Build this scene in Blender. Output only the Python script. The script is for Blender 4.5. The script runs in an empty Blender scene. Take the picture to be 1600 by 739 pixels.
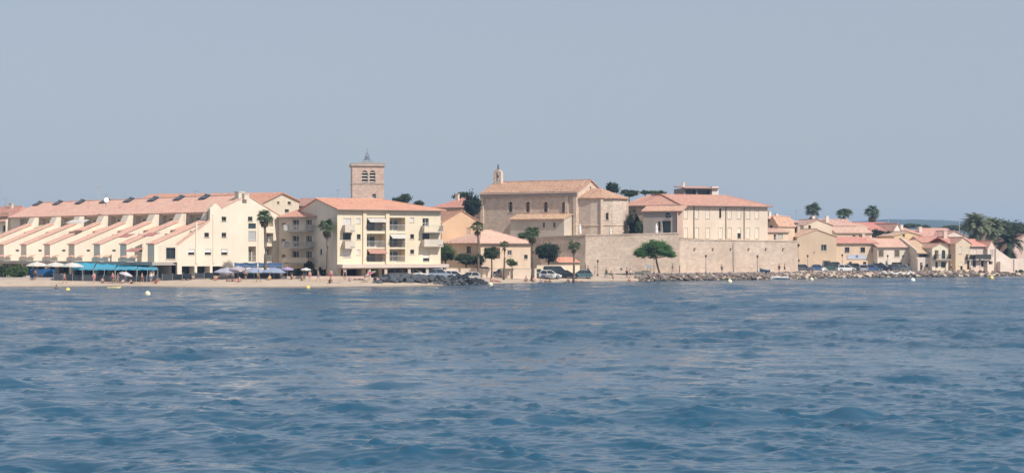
import bpy, bmesh, math, random
import numpy as np
from mathutils import Vector, Matrix, geometry, noise
R = math.radians
random.seed(7)
sc = bpy.context.scene
col = sc.collection

# ------------------------------------------------------------------ camera, sky, sun, exposure
F, CX, HY, CAMZ = 2600.0, 800.0, 390.0, 5.5      # focal length in photo pixels, principal column, horizon row, eye height
cam_d = bpy.data.cameras.new('camera'); cam = bpy.data.objects.new('camera', cam_d); col.objects.link(cam)
cam.location = (0, 0, CAMZ); cam.rotation_euler = (R(90), 0, 0)
cam_d.sensor_width = 36; cam_d.lens = 36 * F / 1600; cam_d.shift_y = (HY - 369.5) / 1600
cam_d.clip_start = 0.5; cam_d.clip_end = 40000
sc.camera = cam
sc.render.resolution_x, sc.render.resolution_y = 1024, 472
sc.cycles.filter_width = 1.5
sc.cycles.max_bounces = 6; sc.cycles.volume_bounces = 1

SUN_AZ = Vector((0.74, -0.67, 0)).normalized(); SUN_EL = R(43)
world = bpy.data.worlds.new('World'); sc.world = world; world.use_nodes = True
wn = world.node_tree.nodes; wl = world.node_tree.links
bg = wn['Background']
sky = wn.new('ShaderNodeTexSky'); sky.sky_type = 'NISHITA'; sky.sun_disc = False
sky.sun_elevation = SUN_EL; sky.sun_rotation = math.atan2(SUN_AZ.x, SUN_AZ.y)
sky.altitude = 0; sky.air_density = 1.0; sky.dust_density = 2.2; sky.ozone_density = 6.0
veil = wn.new('ShaderNodeMix'); veil.data_type = 'RGBA'; veil.inputs[0].default_value = .82      # a thin even high haze over the whole sky
veil.inputs[7].default_value = (2.90, 3.16, 3.52, 1)
wl.new(sky.outputs[0], veil.inputs[6]); wl.new(veil.outputs[2], bg.inputs[0]); bg.inputs[1].default_value = 0.12
sun_d = bpy.data.lights.new('sun', 'SUN'); sun = bpy.data.objects.new('sun', sun_d); col.objects.link(sun)
sun_d.energy = 3.6; sun_d.angle = R(0.6); sun_d.color = (1.0, 0.935, 0.87)
sdir = SUN_AZ * math.cos(SUN_EL) + Vector((0, 0, math.sin(SUN_EL)))
sun.rotation_euler = (-sdir).to_track_quat('-Z', 'Y').to_euler(); sun.location = sdir * 300
vs = sc.view_settings
vs.view_transform = 'Standard'; vs.look = 'None'; vs.gamma = 1; vs.use_curve_mapping = False; vs.exposure = 0.35

# ------------------------------------------------------------------ photo pixel -> place
def XW(px, Y): return (px - CX) / F * Y
def ZW(py, Y): return CAMZ - (py - HY) / F * Y
def PW(px, py, Y): return Vector((XW(px, Y), Y, ZW(py, Y)))
def ray_plane(px, py, p, n):
    d = Vector(((px - CX) / F, 1, -(py - HY) / F)); c = Vector((0, 0, CAMZ))
    t = (p - c).dot(n) / d.dot(n)
    return c + d * t

SH = [(-400, 238), (0, 244), (200, 250), (350, 240), (500, 244), (620, 247), (760, 266), (900, 284), (1040, 293), (1180, 304), (1320, 325), (1460, 336), (1600, 350), (2000, 372)]
SHX = np.array([XW(p, y) for p, y in SH]); SHY = np.array([y for p, y in SH])
SHX = np.concatenate([[-9000], SHX, [9000]]); SHY = np.concatenate([[180], SHY, [420]])
def shoreY(x): return float(np.interp(x, SHX, SHY))
TB = [-9000, -60, -6, 0, 3, 16, 30, 60, 110, 200, 400, 12000]
ZB = [-5, -4, -.6, -.02, .28, .95, 1.0, 1.1, 3, 6, 8, 9]
TR = [-9000, -60, -6, 0, 2, 4.6, 30, 60, 110, 200, 400, 12000]
ZR = [-5, -4, -1.2, -.1, .5, 1.05, 1.1, 1.2, 3, 6, 8, 9]
def ground(x, y):
    t = y - shoreY(x)
    s = min(1, max(0, (x - 19) / 8)); s = s * s * (3 - 2 * s)
    return float(np.interp(t, TB, ZB)) * (1 - s) + float(np.interp(t, TR, ZR)) * s
def gpt(px, Y): x = XW(px, Y); return Vector((x, Y, ground(x, Y)))

# ------------------------------------------------------------------ objects
def tag(o, label=None, cat=None, group=None, kind=None):
    if label: o['label'] = label
    if cat: o['category'] = cat
    if group: o['group'] = group
    if kind: o['kind'] = kind
    return o
def thing(name, label, cat, loc, group=None, rz=0):
    o = bpy.data.objects.new(name, None); col.objects.link(o); o.location = loc; o.rotation_euler = (0, 0, rz)
    o.empty_display_size = .3
    return tag(o, label, cat, group)
def addobj(name, me, mat=None, parent=None, loc=None):
    o = bpy.data.objects.new(name, me); col.objects.link(o)
    if mat is not None and not me.materials: me.materials.append(mat)
    if parent: o.parent = parent
    if loc is not None: o.location = loc
    return o
def copy_tree(o, parent=None):
    c = o.copy(); col.objects.link(c); c.parent = parent
    for ch in o.children: copy_tree(ch, c)
    return c
class MB:
    """collects shapes; build() links them as one mesh object (vertices given in world or local space, origin subtracted)"""
    def __init__(s): s.v = []; s.f = []
    def add(s, vs, fs):
        n = len(s.v); s.v += [tuple(v) for v in vs]; s.f += [tuple(i + n for i in f) for f in fs]; return s
    def box(s, c, size, rz=0, rx=0, ry=0):
        m = Matrix.Rotation(rz, 3, 'Z') @ Matrix.Rotation(ry, 3, 'Y') @ Matrix.Rotation(rx, 3, 'X'); c = Vector(c); h = [k / 2 for k in size]
        vs = [c + m @ Vector((x * h[0], y * h[1], z * h[2])) for x in (-1, 1) for y in (-1, 1) for z in (-1, 1)]
        return s.add(vs, [(0, 1, 3, 2), (4, 6, 7, 5), (0, 4, 5, 1), (2, 3, 7, 6), (0, 2, 6, 4), (1, 5, 7, 3)])
    def prism(s, pts, off):
        off = Vector(off); n = len(pts); a = [Vector(p) for p in pts]; b = [p + off for p in a]
        fs = [tuple(range(n))[::-1], tuple(range(n, 2 * n))] + [(i, (i + 1) % n, (i + 1) % n + n, i + n) for i in range(n)]
        return s.add(a + b, fs)
    def tube(s, p0, p1, r0, r1=None, n=8, cap=True):
        p0 = Vector(p0); p1 = Vector(p1); r1 = r0 if r1 is None else r1
        q = (p1 - p0).to_track_quat('Z', 'Y').to_matrix()
        vs = []
        for p, r in ((p0, r0), (p1, r1)):
            vs += [p + q @ Vector((math.cos(2 * math.pi * i / n) * r, math.sin(2 * math.pi * i / n) * r, 0)) for i in range(n)]
        fs = [(i, (i + 1) % n, (i + 1) % n + n, i + n) for i in range(n)]
        if cap: fs += [tuple(range(n))[::-1], tuple(range(n, 2 * n))]
        return s.add(vs, fs)
    def path(s, pts, rs, n=7):
        vs = []; fs = []
        for k, (p, r) in enumerate(zip(pts, rs)):
            p = Vector(p); a = Vector(pts[max(0, k - 1)]); b = Vector(pts[min(len(pts) - 1, k + 1)])
            q = (b - a).to_track_quat('Z', 'Y').to_matrix()
            vs += [p + q @ Vector((math.cos(2 * math.pi * i / n) * r, math.sin(2 * math.pi * i / n) * r, 0)) for i in range(n)]
            if k: fs += [((k - 1) * n + i, (k - 1) * n + (i + 1) % n, k * n + (i + 1) % n, k * n + i) for i in range(n)]
        fs += [tuple(range(n))[::-1], tuple(range(len(vs) - n, len(vs)))]
        return s.add(vs, fs)
    def lathe(s, c, prof, n=12):
        c = Vector(c); vs = []; fs = []
        for r, z in prof: vs += [c + Vector((r * math.cos(2 * math.pi * i / n), r * math.sin(2 * math.pi * i / n), z)) for i in range(n)]
        for k in range(len(prof) - 1): fs += [(k * n + i, k * n + (i + 1) % n, (k + 1) * n + (i + 1) % n, (k + 1) * n + i) for i in range(n)]
        fs += [tuple(range(n))[::-1], tuple(range(len(vs) - n, len(vs)))]
        return s.add(vs, fs)
    def ball(s, c, r, n=8, m=6, sc=(1, 1, 1)):
        c = Vector(c)
        prof = [(math.sin(math.pi * k / m) * r + 1e-4, -math.cos(math.pi * k / m) * r * sc[2]) for k in range(m + 1)]
        return s.lathe(c, prof, n)
    def mesh(s, name, mat=None, smooth=False, origin=(0, 0, 0)):
        me = bpy.data.meshes.new(name); o = Vector(origin)
        me.from_pydata([(v[0] - o.x, v[1] - o.y, v[2] - o.z) for v in s.v], [], s.f); me.update()
        if mat is not None: me.materials.append(mat)
        if smooth: me.polygons.foreach_set('use_smooth', [True] * len(me.polygons))
        return me
    def build(s, name, mat, parent=None, smooth=False, origin=None, grp=None):
        """parent: its world base is subtracted so that the child keeps location 0"""
        o = origin if origin is not None else (wloc(parent) if parent else Vector())
        ob = addobj(name, s.mesh(name, mat, smooth, o), None, parent)
        if parent is None: ob.location = o
        return ob
def wloc(o):
    p = Vector()
    while o: p = p + o.location; o = o.parent
    return p

# ------------------------------------------------------------------ materials
MATS = {}
class N:
    """small node helper"""
    def __init__(s, name):
        s.m = bpy.data.materials.new(name); s.m.use_nodes = True; s.t = s.m.node_tree; s.n = s.t.nodes; s.l = s.t.links; s.b = s.n['Principled BSDF']
    def new(s, t, **k):
        n = s.n.new('ShaderNode' + t)
        for a, v in k.items(): setattr(n, a, v)
        return n
    def set(s, sock, v):
        if hasattr(v, 'is_linked') or isinstance(v, bpy.types.NodeSocket): s.l.new(v, sock)
        elif isinstance(v, (tuple, list)) and len(v) == 3 and sock.type == 'RGBA': sock.default_value = (*v, 1)
        else: sock.default_value = v
    def noise(s, vec, scale, detail=4, rough=.6, dim='3D'):
        n = s.new('TexNoise'); n.inputs['Scale'].default_value = scale; n.inputs['Detail'].default_value = detail; n.inputs['Roughness'].default_value = rough
        if vec is not None: s.l.new(vec, n.inputs['Vector'])
        return n.outputs[0]
    def math(s, op, a, b=0, c=0):
        n = s.new('Math', operation=op)
        for i, v in enumerate((a, b, c)): s.set(n.inputs[i], v)
        return n.outputs[0]
    def vmath(s, op, a, b=None):
        n = s.new('VectorMath', operation=op); s.set(n.inputs[0], a)
        if b is not None: s.set(n.inputs[1], b)
        return n.outputs['Value'] if op in ('DOT_PRODUCT', 'LENGTH') else n.outputs[0]
    def mix(s, fac, a, b, mode='MIX'):
        n = s.new('Mix', data_type='RGBA', blend_type=mode); s.set(n.inputs[0], fac); s.set(n.inputs[6], a); s.set(n.inputs[7], b)
        return n.outputs[2]
    def ramp(s, fac, lo, hi, a=0., b=1.):
        n = s.new('MapRange'); s.set(n.inputs[0], fac); n.inputs[1].default_value = lo; n.inputs[2].default_value = hi; n.inputs[3].default_value = a; n.inputs[4].default_value = b
        return n.outputs[0]
    def comb(s, x, y, z=0):
        n = s.new('CombineXYZ'); s.set(n.inputs[0], x); s.set(n.inputs[1], y); s.set(n.inputs[2], z); return n.outputs[0]
    def bump(s, h, strength=.3, dist=.05):
        n = s.new('Bump'); n.inputs['Strength'].default_value = strength; n.inputs['Distance'].default_value = dist; s.l.new(h, n.inputs['Height']); s.l.new(n.outputs[0], s.b.inputs['Normal'])
    def uv(s):
        """metres along and up a surface, from its own normal: (along, up)"""
        g = s.new('NewGeometry'); t = s.vmath('NORMALIZE', s.vmath('CROSS_PRODUCT', g.outputs['True Normal'], (0, 0.0001, 1)))
        w = s.vmath('CROSS_PRODUCT', t, g.outputs['True Normal'])
        return s.vmath('DOT_PRODUCT', g.outputs['Position'], t), s.vmath('DOT_PRODUCT', g.outputs['Position'], w)
    def pos(s): return s.new('NewGeometry').outputs['Position']
    def out(s, col=None, rough=None, spec=None, metal=None):
        if col is not None: s.set(s.b.inputs['Base Color'], col)
        if rough is not None: s.set(s.b.inputs['Roughness'], rough)
        if spec is not None: s.b.inputs['Specular IOR Level'].default_value = spec
        if metal is not None: s.b.inputs['Metallic'].default_value = metal
        return s.m
def mul(c, k): return tuple(min(1, v * k) for v in c)
def plain(c, rough=.7, spec=.3, metal=0, var=.12):
    k = ('p', c, rough, metal, var)
    if k not in MATS:
        n = N('paint'); f = n.noise(n.pos(), 3.1, 3); MATS[k] = n.out(n.mix(n.ramp(f, .3, .7), mul(c, 1 - var), mul(c, 1 + var)), rough, spec, metal)
    return MATS[k]
def stucco(c, wear=.22):
    k = ('s', c, wear)
    if k not in MATS:
        n = N('stucco'); u, v = n.uv(); p = n.pos()
        big = n.ramp(n.noise(p, .22, 5), .3, .7); fine = n.ramp(n.noise(p, 2.2, 4), .3, .7)
        streak = n.ramp(n.noise(n.comb(n.math('MULTIPLY', u, 1.3), n.math('MULTIPLY', v, .12)), 1.0, 5, .7), .42, .75)
        cc = n.mix(big, mul(c, 1 - wear * .8), mul(c, 1.05)); cc = n.mix(n.math('MULTIPLY', fine, .35), cc, mul(c, .86))
        cc = n.mix(n.math('MULTIPLY', streak, wear), cc, (c[0] * .55, c[1] * .5, c[2] * .45))
        n.bump(n.noise(p, 9, 5), .25, .03); MATS[k] = n.out(cc, .9, .15)
    return MATS[k]
def stone(c, bw=.62, bh=.3, wear=.5, mort=.5, con=1.):
    k = ('st', c, bw, bh, wear, con)
    if k not in MATS:
        n = N('stone'); u, v = n.uv(); p = n.pos()
        w = n.noise(p, .7, 3); u2 = n.math('ADD', u, n.math('MULTIPLY', w, .35)); v2 = n.math('ADD', v, n.math('MULTIPLY', w, .22))
        br = n.new('TexBrick'); n.l.new(n.comb(u2, v2), br.inputs['Vector'])
        for nm, vv in (('Scale', 1), ('Mortar Size', .022), ('Brick Width', bw), ('Row Height', bh), ('Mortar Smooth', .6), ('Bias', 0)): br.inputs[nm].default_value = vv
        br.inputs['Color1'].default_value = (*mul(c, 1 - .2 * con), 1); br.inputs['Color2'].default_value = (*mul(c, 1 + .16 * con), 1); br.inputs['Mortar'].default_value = (*mul(c, 1 - (.65 - mort) * con), 1)
        big = n.ramp(n.noise(p, .16, 6, .65), .36, .66); mid = n.ramp(n.noise(p, .8, 5), .35, .7)
        cc = n.mix(n.math('MULTIPLY', big, wear), br.outputs[0], (c[0] * .72, c[1] * .68, c[2] * .66)); cc = n.mix(n.math('MULTIPLY', mid, .4), cc, mul(c, 1.15))
        drip = n.ramp(n.noise(n.comb(n.math('MULTIPLY', u, .9), n.math('MULTIPLY', v, .09)), 1, 5, .7), .5, .8)
        cc = n.mix(n.math('MULTIPLY', drip, wear * .7), cc, mul(c, .55))
        n.bump(n.math('ADD', n.math('MULTIPLY', br.outputs['Fac'], -1.0), n.noise(p, 4, 4)), .5 * con, .05); MATS[k] = n.out(cc, .95, .1)
    return MATS[k]
def tile(c, var=.35, lich=.4):
    c = mul(c, 1.18); k = ('t', c, var)
    if k not in MATS:
        n = N('roof_tile'); u, v = n.uv(); p = n.pos()
        a = n.math('DIVIDE', u, .24); b = n.math('DIVIDE', v, .36)
        wn_ = n.new('TexWhiteNoise', noise_dimensions='2D'); n.l.new(n.comb(n.math('FLOOR', a), n.math('FLOOR', b)), wn_.inputs['Vector'])
        rnd = wn_.outputs['Value']; hump = n.math('SINE', n.math('MULTIPLY', n.math('FRACT', a), math.pi)); step = n.math('FRACT', b)
        cc = n.mix(rnd, mul(c, 1 - var), mul(c, 1 + var * .75))
        cc = n.mix(n.ramp(n.noise(p, 1.7, 4, .8), .38, .62, 0, .75), cc, n.mix(rnd, mul(c, .62), mul(c, .8)))
        cc = n.mix(n.ramp(n.noise(p, .35, 5), .4, .65, 0, .6), cc, (c[0] * .93, c[1] * 1.06, c[2] * .98))
        cc = n.mix(n.ramp(n.noise(p, 1.3, 6, .7), .5, .75, 0, lich), cc, (c[0] * .55, c[1] * .62, c[2] * .7))
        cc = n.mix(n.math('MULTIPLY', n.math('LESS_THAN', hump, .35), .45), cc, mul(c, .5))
        n.bump(n.math('ADD', hump, n.math('MULTIPLY', step, .5)), .6, .06); MATS[k] = n.out(cc, .85, .2)
    return MATS[k]
def glass(c=(.02, .03, .035), rough=.12):
    k = ('g', c)
    if k not in MATS:
        n = N('window_glass'); f = n.noise(n.pos(), .6, 2); MATS[k] = n.out(n.mix(n.ramp(f, .35, .65), mul(c, .6), mul(c, 1.6)), rough, .5)
    return MATS[k]
def cloth(c, tr=.25):
    k = ('c', c)
    if k not in MATS:
        n = N('fabric'); p = n.pos(); cc = n.mix(n.ramp(n.noise(p, 1.1, 4), .3, .7), mul(c, .85), mul(c, 1.08)); n.out(cc, .9, .1)
        t = n.new('BsdfTranslucent'); n.l.new(cc, t.inputs[0]); mx = n.new('MixShader'); mx.inputs[0].default_value = tr
        o = n.n['Material Output']; n.l.new(n.b.outputs[0], mx.inputs[1]); n.l.new(t.outputs[0], mx.inputs[2]); n.l.new(mx.outputs[0], o.inputs[0]); MATS[k] = n.m
    return MATS[k]
def leaf(c, var=.4):
    k = ('l', c)
    if k not in MATS:
        n = N('leaf'); p = n.pos(); a = n.ramp(n.noise(p, .9, 3), .32, .68); b = n.ramp(n.noise(p, 7, 2), .3, .7)
        cc = n.mix(a, mul(c, 1 - var), mul(c, 1 + var)); cc = n.mix(n.math('MULTIPLY', b, .45), cc, (c[0] * 1.5, c[1] * 1.35, c[2] * .9)); n.out(cc, .65, .25)
        t = n.new('BsdfTranslucent'); n.l.new(cc, t.inputs[0]); mx = n.new('MixShader'); mx.inputs[0].default_value = .28
        o = n.n['Material Output']; n.l.new(n.b.outputs[0], mx.inputs[1]); n.l.new(t.outputs[0], mx.inputs[2]); n.l.new(mx.outputs[0], o.inputs[0]); MATS[k] = n.m
    return MATS[k]
def rockmat(c, wet=True):
    k = ('r', c)
    if k not in MATS:
        n = N('rock'); p = n.pos(); oi = n.new('ObjectInfo'); sep = n.new('SeparateXYZ'); n.l.new(p, sep.inputs[0])
        cc = n.mix(n.ramp(n.noise(p, 1.4, 6, .7), .3, .7), mul(c, .6), mul(c, 1.25)); cc = n.mix(oi.outputs['Random'], cc, (c[0] * .85, c[1] * .8, c[2] * .8))
        if wet: cc = n.mix(n.ramp(n.math('ADD', sep.outputs[2], n.noise(p, .9, 2)), .72, 1.0, .75, 0), cc, (.055, .06, .045))
        n.bump(n.noise(p, 3, 6, .7), .7, .12); MATS[k] = n.out(cc, .9, .2)
    return MATS[k]
def bark(c=(.14, .11, .085)):
    k = ('b', c)
    if k not in MATS:
        n = N('bark'); p = n.pos(); f = n.noise(p, 5, 5); n.bump(f, .6, .05); MATS[k] = n.out(n.mix(n.ramp(f, .3, .7), mul(c, .6), mul(c, 1.3)), .95, .1)
    return MATS[k]

# ------------------------------------------------------------------ setting: ground, promenade, sea, hills
def ground_sheet():
    xs = np.unique(np.concatenate([np.linspace(-9000, -260, 16), np.linspace(-260, 260, 131), np.linspace(260, 9000, 16)]))
    ts = [-600, -200, -60, -25, -10, -6, -3, -1, 0, 1, 2, 3, 4.6, 7, 11, 16, 22, 30, 45, 60, 85, 110, 150, 200, 400, 1500, 11000]
    vs, fs = [], []
    for t in ts:
        for x in xs:
            y = shoreY(x) + t; z = ground(x, y)
            if 0 < t < 16: z += .10 * (noise.noise((x * .25, y * .3, 0)))
            vs.append((x, y, z))
    n = len(xs)
    for j in range(len(ts) - 1):
        for i in range(n - 1): fs.append((j * n + i, j * n + i + 1, (j + 1) * n + i + 1, (j + 1) * n + i))
    m = N('sand'); p = m.pos()
    cc = m.mix(m.ramp(m.noise(p, .5, 6, .7), .3, .7), (.46, .36, .27), (.60, .49, .38)); cc = m.mix(m.ramp(m.noise(p, 3, 5), .45, .75, 0, .5), cc, (.34, .26, .20))
    sep = m.new('SeparateXYZ'); m.l.new(p, sep.inputs[0])
    cc = m.mix(m.ramp(sep.outputs[2], .02, .22, .65, 0), cc, (.20, .16, .125))
    m.bump(m.noise(p, 2.5, 5), .6, .1); m.out(cc, .95, .1)
    me = bpy.data.meshes.new('ground'); me.from_pydata(vs, [], fs); me.polygons.foreach_set('use_smooth', [True] * len(me.polygons))
    tag(addobj('ground', me, m.m), 'pale sand beach and town ground behind it', kind='structure')
ground_sheet()
def promenade():
    vs, fs = [], []; xs = np.linspace(-150, 150, 121)
    for x in xs:
        s = min(1, max(0, (x - 19) / 8)); t0 = 17.5 * (1 - s) + 6.2 * s; t1 = t0 + 9
        for t in (t0, t0 + .001, t1, t1 + .001):
            y = shoreY(x) + t; vs.append((x, y, ground(x, y) + (.13 if t in (t0 + .001, t1) else -.2)))
    for i in range(len(xs) - 1):
        for k in range(3): fs.append((i * 4 + k, (i + 1) * 4 + k, (i + 1) * 4 + k + 1, i * 4 + k + 1))
    me = bpy.data.meshes.new('promenade'); me.from_pydata(vs, [], fs)
    m = N('concrete'); p = m.pos(); m.out(m.mix(m.ramp(m.noise(p, .7, 5), .3, .7), (.36, .32, .28), (.48, .43, .38)), .9, .2)
    tag(addobj('promenade', me, m.m), 'pale concrete promenade with kerb between beach and buildings', kind='structure')
promenade()

def sea():
    rows, cols = 900, 760
    y0, y1 = 29.0, 372.0
    iy = np.linspace(1 / y0, 1 / y1, rows); Y = 1 / iy
    u = np.linspace(-1, 1, cols)
    W = Y * 0.37 + 20
    X = u[None, :] * W[:, None]; YY = np.repeat(Y[:, None], cols, 1)
    dy = np.gradient(Y)[:, None]; dx = (W * 2 / cols)[:, None]
    sh = np.interp(X, SHX, SHY) - YY
    amp = np.clip(sh / 30, .3, 1) ** .8
    patch = np.zeros_like(X)
    rng = np.random.default_rng(11)
    for k in range(22):                                   # gust patches: rougher and smoother water
        a = rng.uniform(0, 2 * np.pi); L = rng.uniform(9, 60)
        patch += np.sin((np.cos(a) * X * .5 + np.sin(a) * YY) * 2 * np.pi / L + rng.uniform(0, 7))
    amp = amp * np.clip(1 + .07 * patch, .6, 1.5)
    def groups(l0, l1, n):                                # wave groups: calm stretches broken by bursts of steep wavelets
        g = np.zeros_like(X)
        for k in range(n):
            a = rng.uniform(0, 2 * np.pi); L = rng.uniform(l0, l1); g += np.sin((np.cos(a) * X * .7 + np.sin(a) * YY) * 2 * np.pi / L + rng.uniform(0, 7))
        g /= math.sqrt(n / 2); return .5 + .85 * np.clip(g + .15, 0, 1.8) ** 1.2
    G1, G2, G3 = groups(.9, 3.0, 14), groups(3, 9, 12), groups(9, 26, 10)
    lost = np.zeros_like(X); tot = 0.; Z = np.zeros_like(X); DX = np.zeros_like(X); DY = np.zeros_like(X)
    for k in range(190):
        L = math.exp(rng.uniform(math.log(.28), math.log(7.0)))
        a = R(-97) + rng.normal(0, R(33)); kk = 2 * np.pi / L
        A = .0030 * L * rng.uniform(.5, 1.5) * float(np.interp(math.log(L), np.log([.28, .4, .6, 1.1, 1.8, 4, 10]), [1.8, 2.0, 1.5, .8, .62, .68, .6]))
        lod = np.clip((L / np.maximum(dy * abs(math.sin(a)), dx * abs(math.cos(a))) - .5) / .9, 0, 1)
        ph = kk * (np.cos(a) * X + np.sin(a) * YY) + rng.uniform(0, 7)
        lost += (A * kk) ** 2 * (1 - lod ** 2); tot += (A * kk) ** 2; w = A * lod * (G1 if L < 1.3 else G2 if L < 4.5 else G3); Z += w * np.sin(ph); c = np.cos(ph) * w * .12
        DX += c * np.cos(a); DY += c * np.sin(a)
    X2 = X + DX * amp; Y2 = YY + DY * amp; Z = Z * amp
    co = np.stack([X2, Y2, Z], -1).reshape(-1, 3).astype(np.float32)
    i, j = np.meshgrid(np.arange(cols - 1), np.arange(rows - 1)); b = (j * cols + i).ravel()
    f = np.stack([b, b + 1, b + cols + 1, b + cols], -1).astype(np.int32)
    me = bpy.data.meshes.new('sea'); me.vertices.add(len(co)); me.vertices.foreach_set('co', co.ravel())
    me.loops.add(f.size); me.loops.foreach_set('vertex_index', f.ravel())
    me.polygons.add(len(f)); me.polygons.foreach_set('loop_start', np.arange(0, f.size, 4, dtype=np.int32)); me.polygons.foreach_set('loop_total', np.full(len(f), 4, np.int32))
    me.polygons.foreach_set('use_smooth', np.ones(len(f), bool)); me.update()
    at = me.attributes.new('ripple', 'FLOAT', 'POINT'); at.data.foreach_set('value', (np.sqrt(lost / tot) * (.5 + .5 * np.clip(amp, 0, 1))).ravel().astype(np.float32))   # chop too fine for the mesh, left to the bump
    m = N('sea_water'); p = m.pos()
    h = m.math('ADD', m.noise(p, 2.6, 5, .6), m.math('MULTIPLY', m.noise(m.vmath('MULTIPLY', p, (.35, .6, 1)), 1.0, 4), .8))
    m.bump(h, .5, .3); ab = m.new('Attribute', attribute_name='ripple'); bn = [n for n in m.n if n.type == 'BUMP'][0]; m.l.new(m.math('MULTIPLY_ADD', ab.outputs['Fac'], .5, .1), bn.inputs['Strength'])
    st = m.math('ADD', m.ramp(m.noise(p, .14, 5, .75), .35, .65, -.16, .16), m.ramp(m.noise(p, .035, 3, .6), .35, .65, -.12, .12))   # wind-ruffled and slicker patches
    rg = m.math('ADD', m.math('MULTIPLY_ADD', ab.outputs['Fac'], .18, .07), m.math('MULTIPLY', st, ab.outputs['Fac']))
    m.out(m.mix(m.ramp(m.noise(p, .05, 3), .3, .7), WATER1, WATER2), rg, .5); m.b.inputs['IOR'].default_value = 1.36
    tag(addobj('sea', me, m.m), 'choppy blue sea water', kind='structure')
    mb = MB(); z = -.55                                     # the open water all round the detailed part
    mb.add([(-9000, -4000, z), (9000, -4000, z), (9000, 420, z), (-9000, 420, z)], [(0, 1, 2, 3)])
    q = N('open_sea_water'); p2 = q.pos(); q.bump(q.noise(p2, .8, 5, .7), .6, .4); q.out(WATER2, .42, .5)
    tag(mb.build('open_water', q.m), 'open sea water reaching beyond the bay', kind='structure')
WATER1 = (.016, .072, .127); WATER2 = (.021, .086, .148)
sea()

def hills():
    xs = np.linspace(-4200, 4200, 260); Y = 2300; vs, fs = [], []
    prof = [(-4200, 60), (-1500, 70), (300, 92), (1250, 100), (1450, 103), (1600, 113), (1750, 112), (1850, 109), (2100, 104), (3000, 90), (4200, 60)]
    px_, pz_ = zip(*prof)
    depth = [0, 100, 240, 430, 660, 1000]; frac = [-.1, .45, .8, .97, 1.0, .6]
    for d, f in zip(depth, frac):
        for x in xs:
            z = .385 * (np.interp(x, px_, pz_) * 1.3 * f + 5 * noise.noise((x * .004, d * .004, 1)) * f + 2.2 * noise.noise((x * .02, d * .02, 4)) * f)
            vs.append((x * .385, Y + d, float(z)))
    n = len(xs)
    for j in range(len(depth) - 1):
        for i in range(n - 1): fs.append((j * n + i, j * n + i + 1, (j + 1) * n + i + 1, (j + 1) * n + i))
    me = bpy.data.meshes.new('hills'); me.from_pydata(vs, [], fs); me.polygons.foreach_set('use_smooth', [True] * len(me.polygons))
    m = N('scrub'); p = m.pos(); m.out(m.mix(m.ramp(m.noise(p, .006, 6, .7), .35, .65), (.03, .05, .035), (.07, .085, .06)), .95, .1)
    tag(addobj('hills', me, m.m), 'long low wooded hills far behind the town', kind='structure')
hills()
def haze():
    mb = MB(); mb.box((0, 1750, 28), (4200, 4300, 74))
    m = bpy.data.materials.new('haze'); m.use_nodes = True; nt = m.node_tree; nt.nodes.clear()
    o = nt.nodes.new('ShaderNodeOutputMaterial'); v = nt.nodes.new('ShaderNodeVolumePrincipled')
    v.inputs['Color'].default_value = (.45, .67, 1.0, 1); v.inputs['Density'].default_value = 2.1e-4; v.inputs['Anisotropy'].default_value = .2
    nt.links.new(v.outputs[0], o.inputs['Volume'])
    h = mb.build('haze', m); tag(h, 'thin pale blue haze filling the air over the bay', kind='stuff')
haze()

# ------------------------------------------------------------------ buildings
CREAM = (.76, .65, .50); PALE = (.78, .68, .54); YELLOW = (.78, .62, .39); OCHRE = (.66, .49, .32); WHITE = (.78, .72, .64); PINKW = (.70, .55, .46)
TILE1 = (.62, .32, .23); TILE2 = (.56, .28, .21); TILE3 = (.58, .34, .24); TILE4 = (.50, .24, .19)
FRAME = plain((.62, .58, .52), .5); DARKF = plain((.10, .085, .07), .6); GLASS = glass(); BLUEG = glass((.05, .075, .09)); VOID = plain((.018, .02, .02), .9, .1)  # VOID: near-black backing, the dark of unlit insides put into colour
IRON = plain((.05, .055, .06), .5, .4); STEEL = plain((.33, .34, .35), .4, .5); CONC = stucco((.44, .40, .35)); TRIM = stucco((.70, .60, .48))
SHUT = plain((.74, .66, .54), .7); BROWN = plain((.16, .13, .08), .7); GREENP = plain((.07, .12, .10), .6); SHUTG = plain((.42, .42, .40), .6)

def wall_face(mb, p0, ux, nrm, poly, holes):
    """one wall plane: outline poly [(u, z)] with rectangular or polygonal holes, plus the reveals of the holes"""
    def W(u, z, d=0): return Vector((p0.x + ux.x * u - nrm.x * d, p0.y + ux.y * u - nrm.y * d, z))
    loops = [[Vector((u, z, 0)) for u, z in poly]] + [[Vector((u, z, 0)) for u, z in h['poly']] for h in holes]
    flat = [v for l in loops for v in l]
    tris = geometry.tessellate_polygon(loops)
    fs = []
    for t in tris:
        a, b, c = (flat[i] for i in t)
        if (b - a).cross(c - a).z < 0: t = t[::-1]
        fs.append(tuple(t))
    mb.add([W(v.x, v.y) for v in flat], fs)
    for h in holes:
        q = h['poly']; n = len(q)
        vs = [W(u, z) for u, z in q] + [W(u, z, h['d']) for u, z in q]
        mb.add(vs, [(i, (i + 1) % n, (i + 1) % n + n, i + n) for i in range(n)])

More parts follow.
